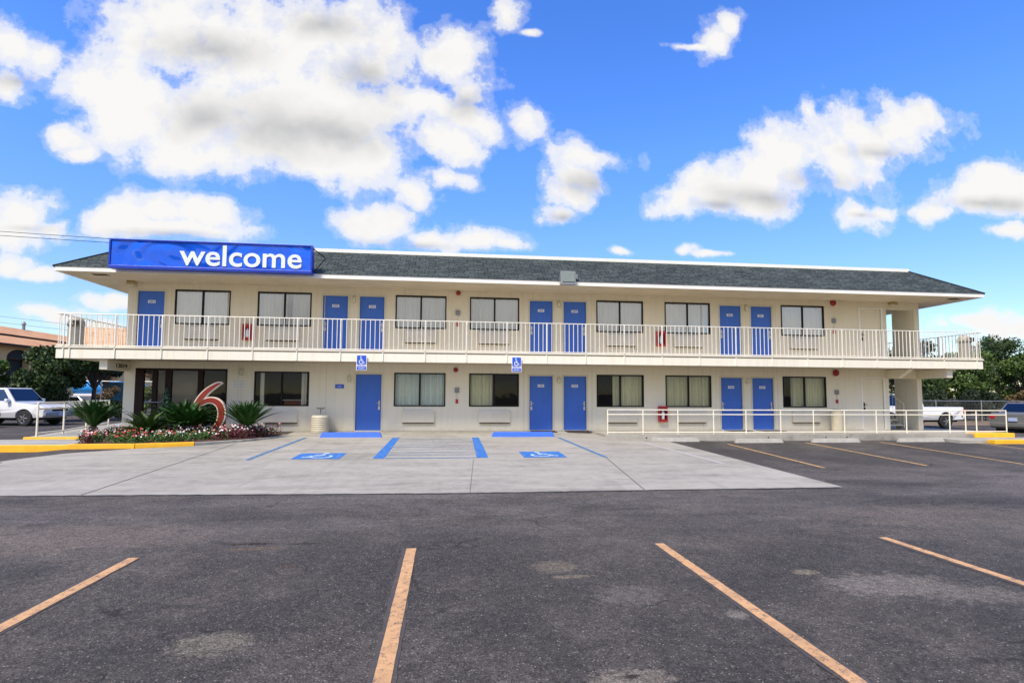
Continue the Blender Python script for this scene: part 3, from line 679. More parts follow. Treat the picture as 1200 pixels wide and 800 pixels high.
# lobby storefront
m = MB()
for a, b in ((-14.57, -14.30), (-14.03, -13.88), (-13.62, -13.42), (-12.57, -12.40), (-11.66, -11.61)): m.box(a, b, -.01, .09, 0, 2.08)
m.box(-14.57, -11.61, -.012, .092, 2.08, 2.15); m.box(-14.57, -13.42, -.006, .086, 0, .16)
SF = m.build('storefront', M['brownframe'], motel)
for a, b in ((-14.30, -14.03), (-13.88, -13.62), (-13.42, -12.57), (-12.40, -11.66)): MB().quad((a, .04, .0), (b, .04, .0), (b, .04, 2.08), (a, .04, 2.08)).build('pane', M['glass'], SF, fix=False)
m = MB(); m.box(-13.56, -13.48, -.06, -.02, .85, 1.25); m.tube((-13.52, -.04, 1.0), (-14.2, -.04, 1.0), .012); m.build('door_handle', M['steel'], SF)
m = MB(); m.box(WL - .01, WL + .05, 1.05, 1.1, .15, 2.05); m.box(WL - .01, WL + .05, 2.05, 2.1, .15, 2.05); m.box(WL - .01, WL + .05, 1.1, 2.05, 1.98, 2.05); m.build('side_window', M['brownframe'], motel)

# balcony railing
m = MB(); ZB, ZT = 2.775, 3.765
yr = -1.49
m.tube((BL, yr, ZT), (BR, yr, ZT), .017, seg=6); m.tube((BL, yr, ZB), (BR, yr, ZB), .014, seg=6)
for X in (BL + .01, BR - .01):
    m.tube((X, yr, ZT), (X, 5.2, ZT), .02, seg=6); m.tube((X, yr, ZB), (X, 5.2, ZB), .014, seg=6)
    y = yr + .15
    while y < 5.15: m.box(X - .009, X + .009, y - .009, y + .009, ZB, ZT); y += .152
m.tube((XB, 4.8, ZT), (14.64, 4.8, ZT), .02, seg=6)
for i in range(8): m.box(XB + .1 + i * .15, XB + .118 + i * .15, 4.79, 4.808, ZB, ZT)
x = BL + .05
while x < BR: m.box(x - .009, x + .009, yr - .009, yr + .009, ZB, ZT); x += .1525
RAIL = m.build('balcony_railing', M['rail'], motel)
pm = MB().box(-.016, .016, -.03, -.001, 2.39, ZT - .012)
post = pm.build('railing_post', M['rail'], RAIL); post.location = (-15.92, -1.5, 0)
for X in [-15.74] + [-14.44 + 1.373 * k for k in range(23)]:
    c = post.copy(); COL.objects.link(c); c.parent = RAIL; c.location = (X, -1.5, 0)
for X in (BL + .01, BR - .01):
    for Y in (.4, 2.0, 3.6):
        c = post.copy(); COL.objects.link(c); c.parent = RAIL; c.location = (X, Y, 0)

# stair in the passage
m = MB()
for i in range(14):
    y = .55 + i * .28; z = .19 * (i + 1); m.box(13.5, 14.5, y, y + .30, z - .045, z)
ST = m.build('stair_treads', M['wall'], motel)
m = MB(); m.prism([(.5, 0), (.7, 0), (4.5, 2.55), (4.5, 2.8)], 13.44, 13.5, 'x'); m.prism([(.5, 0), (.7, 0), (4.5, 2.55), (4.5, 2.8)], 14.5, 14.56, 'x'); m.build('stair_stringer', M['trim2'], motel)
m = MB()
for X in (14.46, 13.52):
    m.tube((X, .5, 1.0), (X, 4.4, 3.65), .03, seg=6); m.tube((X, .5, .05), (X, .5, 1.0), .02, seg=6)
    for i in range(20): m.tube((X, .7 + i * .18, .15 + i * .122), (X, .7 + i * .18, 1.13 + i * .122), .009, seg=4)
m.build('stair_handrail', M['rail'], motel)

# ------------------------------------------------------------------ things on the building
def ac_unit(cx, z0, label, up):
    r = empty('air_conditioner', (cx, 0, z0), label, 'air conditioner', 'wall air conditioners under the motel windows')
    w_ = .56 if not up else .56
    MB().box(-w_, w_, -.10, -.002, .0, .43).build('casing', M['ac'], r, bevel=.012)
    m = MB()
    for i in range(9): m.box(-w_ + .03, w_ - .03, -.112, -.1005, .035 + i * .042, .055 + i * .042)
    m.build('grille', M['ac'], r)
    MB().box(-w_ + .01, w_ - .01, -.085, -.004, -.03, -.001).build('shadow_strip', M['dark'], r)  # near-black strip paints the shadow line below the casing
    return r
ords = ['leftmost', 'second', 'third', 'fourth', 'fifth', 'sixth', 'rightmost']
for i, cx in enumerate((-12.5, -9.81, -5.04, -2.39, 2.40, 5.04, 9.78)):
    ac_unit(cx, 3.17, 'beige wall air conditioner upstairs under the %s balcony window%s' % (ords[i], ' from the left' if 0 < i < 6 else ''), True)
for cx, s in ((-9.80, 'dark lobby-side window, beside the last sago palm'), (-5.08, 'window with pale blue blinds'), (-2.35, 'half-curtained window left of the middle door pair'),
              (2.43, 'ground-floor window just right of the middle door pair'), (5.14, 'fully curtained window right of the red extinguisher cabinet'), (9.79, 'rightmost ground-floor window, behind the rail')):
    ac_unit(cx, .31, 'beige slatted air conditioner below the ' + s, False)

def lamp(x, z, label, small=False):
    r = empty('wall_lamp', (x, 0, z), label, 'wall lamp', 'small lamps between the doors')
    MB().box(-.045, .045, -.05, -.003, -.13, .13).build('back_plate', M['brass'] if not small else M['ac'], r, bevel=.008)
    MB().lathe([(.02, -.12), (.055, -.10), (.055, .06), (.03, .10)], (0, -.08, 0), 12).build('lamp_shade', M['lens'], r, smooth=True)
for x, z, s in ((-7.42, 4.68, 'upstairs between the left pair of blue doors'), (.02, 4.70, 'upstairs between the middle pair of blue doors'), (7.42, 4.72, 'upstairs between the right pair of blue doors')):
    lamp(x, z, 'small brass wall lamp ' + s)
for x, z, s in ((.02, 1.87, 'downstairs between the middle pair of blue doors'), (7.41, 1.9, 'downstairs between the right pair of blue doors'), (-7.50, 1.85, 'left of the single blue door downstairs'), (-11.14, 2.06, 'above the faded notice by the lobby')):
    lamp(x, z, 'small pale wall lamp ' + s, True)
for x, s in ((-14.78, 'left'), (13.63, 'right')):
    r = empty('corner_lamp', (x, -.12, 5.02), 'small box light under the eaves at the %s end of the upper wall' % s, 'wall lamp')
    MB().box(-.12, .12, -.1, .115, -.02, .08).build('housing', M['brass'], r, bevel=.01)
    MB().box(-.1, .1, -.08, .08, -.08, -.021).build('lens', M['lens'], r, bevel=.01)

def bell(x, z, rad, label):
    r = empty('alarm_bell', (x, 0, z), label, 'alarm bell', 'red alarm bells on the wall')
    MB().lathe([(rad * .4, -.003), (rad * .4, -.03)], seg=16, axis='y').build('mount', M['greymetal'], r)
    MB().lathe([(rad, -.031), (rad, -.05), (rad * .85, -.075), (rad * .4, -.09), (.02, -.095)], seg=24, axis='y').build('gong', M['darkred'], r, smooth=True)
bell(-3.71, 5.0, .085, 'small red alarm bell high on the upper wall between two windows'); bell(11.08, 5.02, .13, 'large red alarm bell high on the upper wall near the utility door')
bell(-3.77, 2.2, .085, 'small red alarm bell right of the pale blue blinds'); bell(11.11, 2.24, .13, 'large red alarm bell on the lower wall near the utility door')
for x, z, zr, s in ((-3.72, 4.28, 3.86, 'upstairs between the two left-of-centre windows'), (11.1, 4.3, 3.87, 'upstairs right of the last window'), (-3.72, 1.47, 1.07, 'downstairs right of the pale blue blinds'), (11.13, 1.48, 1.12, 'downstairs above the tan bin')):
    r = empty('fire_alarm_station', (x, 0, z), 'grey call box with a small red pull station ' + s, 'fire alarm', 'fire alarm call points')
    MB().box(-.08, .08, -.05, -.003, -.09, .09).build('call_box', M['greymetal'], r, bevel=.008)
    MB().box(-.045, .045, -.04, -.003, zr - z - .075, zr - z + .075).build('pull_station', M['red'], r, bevel=.006)
    MB().tube((0, -.012, -.09), (0, -.012, zr - z + .07), .009, seg=6).build('conduit', M['trim2'], r)

def extinguisher(x, z0, z1, label):
    r = empty('extinguisher_cabinet', (x, 0, z0), label, 'extinguisher cabinet', 'red fire extinguisher cabinets')
    h = z1 - z0
    MB().box(-.155, .155, -.03, -.003, 0, h).build('cabinet_back', M['red'], r)
    m = MB(); m.box(-.16, -.125, -.17, -.031, 0, h); m.box(.125, .16, -.17, -.031, 0, h); m.box(-.125, .125, -.17, -.031, 0, .09); m.box(-.125, .125, -.17, -.031, h - .1, h); m.build('cabinet_frame', M['red'], r, bevel=.004)
    MB().lathe([(.055, .1), (.06, .12), (.06, h * .6), (.02, h * .68), (.02, h * .75)], (0, -.1, 0), 14).build('extinguisher', M['white'], r, smooth=True)
    m = MB(); m.tube((.02, -.1, h * .72), (.08, -.1, h * .62), .012, seg=6); m.tube((.08, -.1, h * .62), (.08, -.1, h * .3), .010, seg=6); m.build('hose', M['black'], r)
extinguisher(-10.97, 3.15, 3.71, 'red fire extinguisher cabinet upstairs between the two left windows')
extinguisher(3.94, 3.17, 3.74, 'red fire extinguisher cabinet upstairs right of centre, beside the floor standpipe')
extinguisher(3.98, .33, .92, 'red fire extinguisher cabinet on the ground floor behind the rail')
m = MB(); m.tube((2.95, -.06, 2.8), (2.95, -.06, 3.5), .018); m.box(2.87, 2.93, -.1, -.003, 2.9, 3.02); m.box(2.97, 3.04, -.1, -.003, 2.9, 3.02)
tag(m.build('standpipe', M['ac']), 'slim pipe with two small valves standing on the balcony right of centre', 'pipe')

# sign over the eaves
S = empty('welcome_sign', (-14.5, -1.95, 5.15), 'long glossy blue box sign reading welcome on the roof edge', 'sign')
MB().box(0, 6.06, .02, .28, 0, .92).build('cabinet', M['signframe'], S, bevel=.01)
MB().box(.05, 6.01, .005, .0195, .09, .87).build('face', M['signface'], S)
m = MB(); m.box(0, 6.06, -.03, .0195, .871, .925); m.box(0, 6.06, -.03, .0195, 0, .09); m.box(0, .05, -.03, .0195, .09, .871); m.box(6.01, 6.06, -.03, .0195, .09, .871); m.build('frame', M['signframe'], S, bevel=.008)
t = text_mesh('lettering', 'welcome', M['letters'], 3.69, .67, .012, .014, S, spacing=1.0); t.location = (2.05, -.008, .145)
m = MB(); m.path([(6.06, .15, .85), (6.38, .45, .62), (6.12, .1, .1)], .016, 6); m.path([(6.06, .15, .1), (6.12, .1, .1)], .02, 6); m.build('bracket', M['black'], S)
# floodlight
F = empty('floodlight', (-.03, -1.63, 5.05), 'boxy grey floodlight on the roof edge above the middle doors', 'floodlight')
MB().prism([(-.30, 0), (-.05, .02), (-.03, .42), (-.24, .48)], -.26, .26, 'x').build('housing', M['greymetal'], F, bevel=.015)
m = MB(); m.prism([(-.312, .10), (-.302, .10), (-.262, .43), (-.272, .43)], -.21, .21, 'x'); m.build('lens', M['lens2'], F)
MB().prism([(-.30, .105), (-.297, .105), (-.257, .425), (-.26, .425)], -.2, .2, 'x').build('reflector', M['lens'], F)
m = MB(); m.tube((.26, -.12, .2), (.34, .0, .33), .02); m.box(.3, .38, -.03, .05, .25, .42); m.build('bracket', M['greymetal'], F)

# accessible parking signs hung on the slab edge
def hc_sign(x, label):
    r = empty('accessible_parking_sign', (x, -1.565, 2.09), label, 'parking sign', 'accessible parking signs on the slab edge')
    MB().box(-.165, .165, -.006, .006, 0, .50).build('backing', M['white'], r)
    m = MB(); m.box(-.148, .148, -.011, -.0065, .19, .485); m.box(-.148, .148, -.011, -.0065, .015, .12); m.build('blue_field', M['blueplastic'], r)
    MB().box(-.02, .02, .0065, .035, .25, .5).build('clip', M['steel'], r)
    m = MB()
    def stroke(pts, w_):
        for (a, b), (c, d) in zip(pts[:-1], pts[1:]):
            L = math.hypot(c - a, d - b) or 1; ux, uy = -(d - b) / L * w_, (c - a) / L * w_
            m.quad((a - ux, -.0135, b - uy), (c - ux, -.0135, d - uy), (c + ux, -.0135, d + uy), (a + ux, -.0135, b + uy))
    stroke([(.062 * math.cos(R(t)) - .012, .062 * math.sin(R(t)) + .275) for t in range(120, 381, 20)], .011)
    stroke([(-.02, .40), (-.015, .31), (.045, .305), (.075, .24), (.095, .248)], .012); stroke([(-.018, .355), (.035, .352)], .010)
    m.box(-.04, -.005, -.0135, -.012, .42, .455)
    m.build('wheelchair_symbol', M['white'], r, fix=False)
    t = text_mesh('lettering', 'RESERVED PARKING', M['blueplastic'], .27, .035, .002, .01, r); t.location = (-.135, -.009, .138)
    t = text_mesh('lettering', 'VAN ONLY', M['white'], .2, .05, .002, .01, r); t.location = (-.10, -.0135, .042)
hc_sign(-6.875, 'blue and white wheelchair parking sign above the single blue door downstairs'); hc_sign(-1.75, 'blue and white wheelchair parking sign near the middle door pair')
r = empty('door_notice', (-7.84, 0, 1.51), 'small blue notice plate left of the single blue door', 'notice')
MB().box(-.15, .15, -.012, -.003, 0, .14).build('plate', M['blueplastic'], r); t = text_mesh('lettering', 'LAUNDRY', M['white'], .18, .035, .002, .005, r); t.location = (-.09, -.014, .05)
r = empty('wall_notice', (-11.2, 0, 1.48), 'pale faded notice board on the wall right of the lobby window', 'notice')
MB().box(-.26, .26, -.012, -.003, 0, .32).build('board', M['fascia'], r)
m = MB()
for i in range(5): m.box(-.2, .2 - (i % 2) * .08, -.0135, -.0125, .05 + i * .05, .065 + i * .05)
m.build('faded_lines', plain('faded_blue', (.45, .52, .66), .6), r)

# door mats
for (a, b), s in ((doors_lo[1], 'the left door of the middle pair'), (doors_lo[2], 'the right door of the middle pair'), (doors_lo[3], 'the left door of the right pair'), (doors_lo[4], 'the right door of the right pair')):
    zf = 0 if a > 1 else g(a, -.4) - .015
    m = MB(); m.box(a + .05, b + .05, -.72, -.10, .008, .022) if a > 1.3 else m.prism([(-.72, g(a, -.72) + .03), (-.10, g(a, -.1) + .03), (-.10, g(a, -.1) + .01), (-.72, g(a, -.72) + .01)], a + .02, b + .02, 'x')
    tag(m.build('door_mat', M['matt']), 'dark door mat in front of ' + s, 'door mat', 'dark door mats')

# bins
r = empty('ash_bin', (-8.37, -.45, -.02), 'squat ribbed stone-faced bin with ash tray top beside the blue notice', 'bin')
MB().lathe([(.27, 0), (.29, .03), (.29, .55), (.27, .60)], seg=28).build('body', M['aggregate'], r)
m = MB()
for k in range(7): m.lathe([(.293, .06 + k * .072), (.302, .075 + k * .072), (.302, .10 + k * .072), (.293, .115 + k * .072)], seg=28)
m.build('slat_band', M['canmetal'], r)
MB().lathe([(.03, .60), (.02, .62), (.02, .80), (.12, .82), (.16, .86), (.15, .87)], seg=20).build('ash_tray', M['greymetal'], r)
def dome_can(x, y, z, mat, label, h=.94):
    r = empty('dome_bin', (x, y, z), label, 'bin', 'tall bins with dome lids')
    MB().lathe([(.20, 0), (.212, .02), (.212, h * .68), (.205, h * .70)], seg=24).build('body', mat, r, smooth=False)
    MB().lathe([(.232, h * .70), (.232, h * .78), (.215, h * .88), (.15, h * .96), (.04, h)], seg=24).build('dome_lid', mat, r, smooth=True)
    m = MB(); m.box(.02, .2, -.226, -.20, h * .72, h * .88); m.build('opening', M['candark'], r)
dome_can(-15.80, -1.15, 2.75, M['cangrey'], 'tall grey bin with dome lid at the left end of the balcony')
dome_can(15.65, -1.15, 2.75, M['cangrey'], 'tall grey bin with dome lid at the right end of the balcony')
r = empty('tan_bin', (10.80, -.4, 0), 'tall tan metal bin against the lower wall behind the rail', 'bin')
MB().lathe([(.19, 0), (.20, .02), (.22, .74), (.225, .78), (.20, .80)], seg=24).build('body', M['canmetal'], r, smooth=False)
MB().lathe([(.06, .801), (.15, .815), (.17, .83)], seg=20).build('lid', M['greymetal'], r)

# wheel stops
def wstop(x0, x1, y, z, mat, label, group, h=.13, rz=0):
    L = (x1 - x0) / 2
    m = MB(); n = 0
    b = [(-L, -.09), (L, -.09), (L, .09), (-L, .09)]; tt = [(-L + .07, -.045), (L - .07, -.045), (L - .07, .045), (-L + .07, .045)]
    m.v = [(p[0], p[1], -.02) for p in b] + [(p[0], p[1], h) for p in tt]
    m.f = [(3, 2, 1, 0), (4, 5, 6, 7), (0, 1, 5, 4), (1, 2, 6, 5), (2, 3, 7, 6), (3, 0, 4, 7)]
    o = m.build('wheel_stop', mat, bevel=.012); o.location = ((x0 + x1) / 2, y, z); o.rotation_euler[2] = rz
    tag(o, label, 'wheel stop', group)
wstop(-8.05, -6.12, -1.95, g(-7, -1.95) + .01, M['bluestop'], 'blue painted wheel stop in front of the single blue door', 'blue wheel stops', .15)
wstop(-2.62, -.52, -1.95, g(-1.6, -1.95) + .01, M['bluestop'], 'blue painted wheel stop left of the middle door pair', 'blue wheel stops', .15)
for a, b, s in ((2.55, 4.2, 'at the right edge of the pale concrete, below the extinguisher cabinet'), (5.45, 7.15, 'in front of the right pair of blue doors'), (8.2, 9.95, 'in front of the tan bin'), (11.4, 13.15, 'nearest the stair passage')):
    wstop(a, b, -2.6, g((a + b) / 2, -2.6) + .005, M['stop'], 'grey concrete wheel stop ' + s, 'grey concrete wheel stops', .12)

# ramp railings
r = empty('walkway_railing', (1.37, -1.7, 0), 'long cream two-bar railing along the right half walkway', 'railing')
X1 = 15.3
m = MB()
for z in (.82, .66, .05): m.tube((0, 0, z), (X1, 0, z), .019, seg=8)
m.build('bars', M['railR'], r)
for X in (0, 1.25, 2.5, 3.8, 5.0, 6.3, 7.55, 8.75, 10.0, 11.2, 12.95, 13.6, 14.05, X1):
    MB().tube((X, 0, -.0), (X, 0, .82), .020, seg=8).build('post', M['railR'], r)
r2 = empty('side_railing', (-16.1, -2.15, 0), 'white two-bar railing beside the planting bed left of the lobby', 'railing')
pts = [(0, 0), (-.12, 1.35), (-.75, 3.55), (-1.6, 6.4)]
for z in (1.0, .78, .06): pass
m = MB()
for z in (1.0, .82, .10):
    m.path([(x, y, z) for x, y in pts], .026, 8)
m.build('bars', M['railR'], r2)
for x, y in pts: MB().tube((x, y, 0), (x, y, 1.0), .026, seg=8).build('post', M['railR'], r2)

# ------------------------------------------------------------------ red six
def six_outline():
    def bez(p0, p1, p2, p3, n=10):
        return [tuple((1 - t) ** 3 * a + 3 * (1 - t) ** 2 * t * b + 3 * (1 - t) * t * t * c + t ** 3 * d for a, b, c, d in zip(p0, p1, p2, p3)) for t in [i / n for i in range(n)]]
    o = []
    o += bez((.97, 1.62), (.92, 1.70), (.80, 1.68), (.70, 1.62))
    o += bez((.70, 1.62), (.35, 1.45), (.0, 1.05), (0, .52), 14)
    o += bez((0, .52), (0, .18), (.22, 0), (.52, 0), 12)
    o += bez((.52, 0), (.85, 0), (1.10, .28), (1.10, .66), 12)
    o += bez((1.10, .66), (1.10, .98), (.88, 1.18), (.62, 1.18), 10)
    o += bez((.62, 1.18), (.56, 1.18), (.50, 1.17), (.46, 1.15), 4)
    o += bez((.46, 1.15), (.58, 1.32), (.76, 1.45), (.97, 1.62), 8)
    i = bez((.50, .16), (.30, .16), (.24, .38), (.26, .58)) + bez((.26, .58), (.28, .82), (.42, .96), (.58, .96)) + bez((.58, .96), (.76, .96), (.84, .80), (.84, .62)) + bez((.84, .62), (.84, .36), (.72, .16), (.50, .16))
    return o, i
def six_mesh(name, mat, grow, y0, depth, parent):
    cu = bpy.data.curves.new(name, 'CURVE'); cu.dimensions = '2D'; cu.fill_mode = 'BOTH'; cu.extrude = depth / 2; cu.offset = grow
    for loop in six_outline():
        s = cu.splines.new('POLY'); s.points.add(len(loop) - 1); s.use_cyclic_u = True
        for p, q in zip(s.points, loop): p.co = (q[0], q[1], 0, 1)
    t = bpy.data.objects.new(name, cu); COL.objects.link(t)
    me = bpy.data.meshes.new_from_object(t.evaluated_get(bpy.context.evaluated_depsgraph_get())); bpy.data.objects.remove(t)
    for v in me.vertices: x, y, z = v.co; v.co = (x, y0 + z, y)
    me.materials.clear(); me.materials.append(mat)
    o = bpy.data.objects.new(name, me); COL.objects.link(o); o.parent = parent; return o
r = empty('number_six', (-12.35, -.95, .02), 'large red numeral six with pale rim standing among the palms', 'sign')
six_mesh('rim', M['sixedge'], 0, 0, .10, r)
six_mesh('red_face', M['six'], -.038, -.055, .02, r)

# ------------------------------------------------------------------ plants
def frond(m, base, az, el, L, lw, n=30, droop=1.0, curl=.0, up=None):
    """pinnate frond: arching rachis with narrow leaflets in V"""
    p = Vector(base); d = Vector((math.cos(az) * math.cos(el), math.sin(az) * math.cos(el), math.sin(el)))
    side = Vector((-math.sin(az), math.cos(az), 0)); step = L / n
    for i in range(n):
        t = i / n
        q = p + d * step
        w_ = .007 * (1 - t) + .002
        m.quad(tuple(p - side * w_), tuple(q - side * w_), tuple(q + side * w_), tuple(p + side * w_))
        if t > .08:
            ll = lw * (math.sin(math.pi * min(1, (t + .12) ** .8)) * .85 + .15)
            nrm = side.cross(d).normalized()
            if nrm.z < 0: nrm = -nrm
            for sgn in (-1, 1):
                for h in (0, .5):
                    o = p + d * step * h
                    tip = o + side * sgn * ll * .82 + d * ll * .55 + nrm * ll * .30 + Vector((random.uniform(-1, 1), random.uniform(-1, 1), random.uniform(-1, 1))) * .01
                    wv = d * .018
                    m.tri(tuple(o - wv), tuple(tip), tuple(o + wv))
        p = q
        el2 = math.asin(max(-1, min(1, d.z))) - droop * step * (.35 + 1.1 * t)
        d = Vector((math.cos(az) * math.cos(el2), math.sin(az) * math.cos(el2), math.sin(el2)))
def sago(x, y, z, h, L, n, el0, el1, mat, label, lw=.15, droop=.9):
    r = empty('sago_palm', (x, y, z), label, 'palm', 'sago palms in the bed')
    MB().lathe([(.13, 0), (.15, h * .4), (.13, h * .8), (.08, h)], seg=12).build('trunk', M['palmtrunk'], r)
    m = MB()
    for i in range(n):
        az = i * 2.399963 + random.uniform(-.15, .15); f = i / n
        el = el0 + (el1 - el0) * f + random.uniform(-.06, .06)
        frond(m, (.05 * math.cos(az), .05 * math.sin(az), h - .02), az, el, L * (1 - .22 * f) * random.uniform(.9, 1.06), lw, droop=droop * random.uniform(.7, 1.2))
    m.build('fronds', mat, r, fix=False)
sago(-14.25, -2.7, -.02, .36, 1.0, 66, R(38), R(86), M['palm'], 'dark upright sago palm at the far left end of the bed', droop=.55)
sago(-12.75, -2.75, -.02, .18, 1.05, 40, R(12), R(75), M['palmlight'], 'low spreading yellow-green sago palm second from the left', droop=1.1)
sago(-12.15, -1.9, -.02, .35, 1.2, 64, R(15), R(80), M['palm'], 'dark dense sago palm left of the red six', droop=.9)
sago(-11.75, -2.3, -.02, .36, .92, 62, R(18), R(80), M['palm'], 'full dark sago palm in front of the red six', droop=.8)
sago(-10.15, -2.3, -.02, .34, 1.02, 68, R(36), R(84), M['palm'], 'upright sago palm at the right end beside the air conditioner', droop=.45)
# strappy plant
r = empty('strap_leaf_plant', (-12.05, -3.1, -.02), 'dark strap-leaved clump low in the middle of the bed', 'plant'); m = MB()
for i in range(150):
    az = random.uniform(0, 6.283); L = random.uniform(.4, .75); p = Vector((0, 0, 0)); el = random.uniform(.5, 1.5); s = Vector((-math.sin(az), math.cos(az), 0)) * .012
    for k in range(6):
        d = Vector((math.cos(az) * math.cos(el), math.sin(az) * math.cos(el), math.sin(el))); q = p + d * L / 6; t = 1 - k / 6; t2 = 1 - (k + 1) / 6
        m.quad(tuple(p - s * t), tuple(q - s * t2), tuple(q + s * t2), tuple(p + s * t)); p = q; el -= .38
m.build('leaves', M['strap'], r, fix=False)
# leaf cloud helper
def leaves(m, c, rad, n, size, flat=.0, shell=.55):
    for _ in range(n):
        while True:
            v = Vector((random.uniform(-1, 1), random.uniform(-1, 1), random.uniform(-1, 1)))
            if v.length < 1: break
        v = v.normalized() * (shell + (1 - shell) * random.random()) if random.random() < .75 else v
        p = Vector((c[0] + v.x * rad[0], c[1] + v.y * rad[1], c[2] + v.z * rad[2]))
        a = Vector((random.gauss(0, 1), random.gauss(0, 1), random.gauss(0, 1))).normalized(); b = a.cross(Vector((random.gauss(0, 1), random.gauss(0, 1), random.gauss(0, 1)))).normalized()
        s = size * random.uniform(.6, 1.3); a *= s; b *= s * .55
        m.quad(tuple(p - a), tuple(p - b), tuple(p + a), tuple(p + b))
r = empty('small_cypress', (-13.05, -1.1, -.02), 'slim dark cypress spire in front of the lobby glass', 'shrub')
MB().tube((0, 0, 0), (0, 0, 1.3), .025, .01).build('stem', M['trunk'], r); m = MB()
for k in range(12):
    z = .12 + k * .115; rr = .30 * (1 - k / 13) + .02; leaves(m, (0, 0, z), (rr, rr, .10), 140, .03)
m.build('foliage', M['cypress'], r, fix=False)
# bed cover
def inbed(x, y):
    poly = [(-14.5, -2.6), (-13.68, -4.36), (-12.2, -4.27), (-11.0, -3.8), (-10.15, -3.05), (-9.6, -2.2), (-9.5, -1.0), (-14.5, -.6)]
    c = False; j = len(poly) - 1
    for i in range(len(poly)):
        (xi, yi), (xj, yj) = poly[i], poly[j]
        if (yi > y) != (yj > y) and x < (xj - xi) * (y - yi) / (yj - yi) + xi: c = not c
        j = i
    return c
mg, mm, fw, fp, fr = MB(), MB(), MB(), MB(), MB()
def flower(m, p, s):
    n = 6; c = (p[0], p[1] - .008, p[2] + .012); ring = [(p[0] + s * math.cos(2 * math.pi * i / n), p[1] + s * .5 * math.sin(2 * math.pi * i / n), p[2] + s * .7 * math.sin(2 * math.pi * i / n)) for i in range(n)]
    for i in range(n): m.tri(c, ring[i], ring[(i + 1) % n])
k = 0
while k < 520:
    x = random.uniform(-14.5, -9.4); y = random.uniform(-4.4, -.8)
    if not inbed(x, y): continue
    k += 1
    h = random.uniform(.10, .22) + (.06 if x > -10.6 else 0)
    mar = (x > -10.9 and random.random() < .75) or (x < -13.3 and random.random() < .35) or random.random() < .15
    leaves(mm if mar else mg, (x, y, h * .5), (.13, .13, h), 34, .035)
    for _ in range(3):
        q = random.random(); p = (x + random.uniform(-.12, .12), y + random.uniform(-.12, .05), h * 1.3 + random.uniform(-.05, .05))
        if x < -13.2: T = fr if q < .3 else fp if q < .65 else fw if q < .85 else None
        elif x < -12.4: T = fr if q < .5 else fw if q < .55 else None
        elif x > -10.4: T = fp if q < .12 else fw if q < .5 else None
        else: T = fw if q < .32 else fp if q < .5 else fr if q < .6 else None
        if T and random.random() < .7: flower(T, p, random.uniform(.016, .030))
for m_, n_, mt, lb in ((mg, 'ground_cover', 'bedleaf', 'low green leafy bedding along the yellow kerb'), (mm, 'maroon_ground_cover', 'maroon', 'maroon-leaved bedding plants at the bed ends'), (fw, 'white_flowers', 'fl_white', 'small white blooms over the planting bed'), (fp, 'pink_flowers', 'fl_pink', 'small pink blooms over the planting bed'), (fr, 'red_flowers', 'fl_red', 'small red blooms in the left half of the bed')):
    tag(m_.build(n_, M[mt], fix=False), lb, 'bedding plants', kind='stuff')

# trees
def tree(name, x, y, z, h, rx, rz, mat, label, group, n=22, per=230, leaf=.16, trunk=.14, zc=None, cat='tree', seed=None, cf=1.0):
    if seed is not None: random.seed(seed)
    r = empty(name, (x, y, z), label, cat, group)
    m = MB(); zc = h - rz if zc is None else zc
    m.tube((0, 0, 0), (.1, 0, zc * .55), trunk, trunk * .75); m.tube((.1, 0, zc * .55), (.15, .1, zc + rz * .5), trunk * .72, trunk * .2)
    cl = MB()
    per = int(per * 1.9); leaf *= .68
    for i in range(n):
        a = i * 2.4 + random.uniform(-.4, .4); f = random.uniform(.25, .9); hz = random.uniform(-.75, .85)
        q = math.sqrt(max(.05, 1 - hz * hz))
        c = (math.cos(a) * rx * f * q, math.sin(a) * rx * f * q, zc + hz * rz * .85)
        m.tube((.1, 0, max(.3, zc * .5 + hz * .2)), c, trunk * .3, trunk * .08, 5)
        cr = cf * random.uniform(.28, .48) * min(rx, rz * 1.3)
        leaves(cl, c, (cr, cr, cr * .8), per, leaf)
    m.build('trunk', M['trunk'], r); cl.build('crown', M[mat], r, fix=False)
    return r
GL = 'trees on the left between the motel and the hotel'; GRT = 'trees along the right-hand fence'
tree('broadleaf_tree', -26.5, 14.3, -.35, 4.5, 1.75, 1.9, 'leafdark', 'big dark leafy tree behind the white four-wheel drive', GL, 26, 260, .15, seed=1)
tree('broadleaf_tree', -27.3, 15.5, -.35, 4.2, 1.1, 1.1, 'leafolive', 'olive branch-thin tree left of the big dark one', GL, 12, 120, .12, seed=2)
tree('broadleaf_tree', -25.3, 16.2, -.35, 4.6, 2.1, .95, 'leafdark', 'dark tree under the left balcony corner', GL, 20, 220, .15, seed=3)
tree('broadleaf_tree', -28.0, 22.0, -.35, 5.0, 1.9, 1.1, 'leafhedge', 'dark tree further back beside the lobby corner', GL, 18, 200, .16, seed=4)
tree('broadleaf_tree', -30.3, 15.0, -.35, 3.7, 1.1, 1.0, 'leafmid', 'bright green rounded tree at the left edge', GL, 18, 200, .13, seed=5)
tree('orange_tree', -26.6, 26.0, -.35, 4.3, .9, .8, 'leaforange', 'small orange-leaved tree left of the lobby corner', GL, 9, 110, .14, seed=6)
tree('dry_shrub', -26.4, 19.6, -.35, 2.3, .7, 1.1, 'leafbrown', 'brownish dry shrub beside the blue tank', None, 12, 160, .10, .05, cat='shrub', seed=7)
tree('low_hedge', -24.2, 15.6, -.35, 1.2, 1.4, .55, 'leafhedge', 'low dark hedge behind the white four-wheel drive', None, 14, 200, .10, .05, cat='hedge', seed=8)
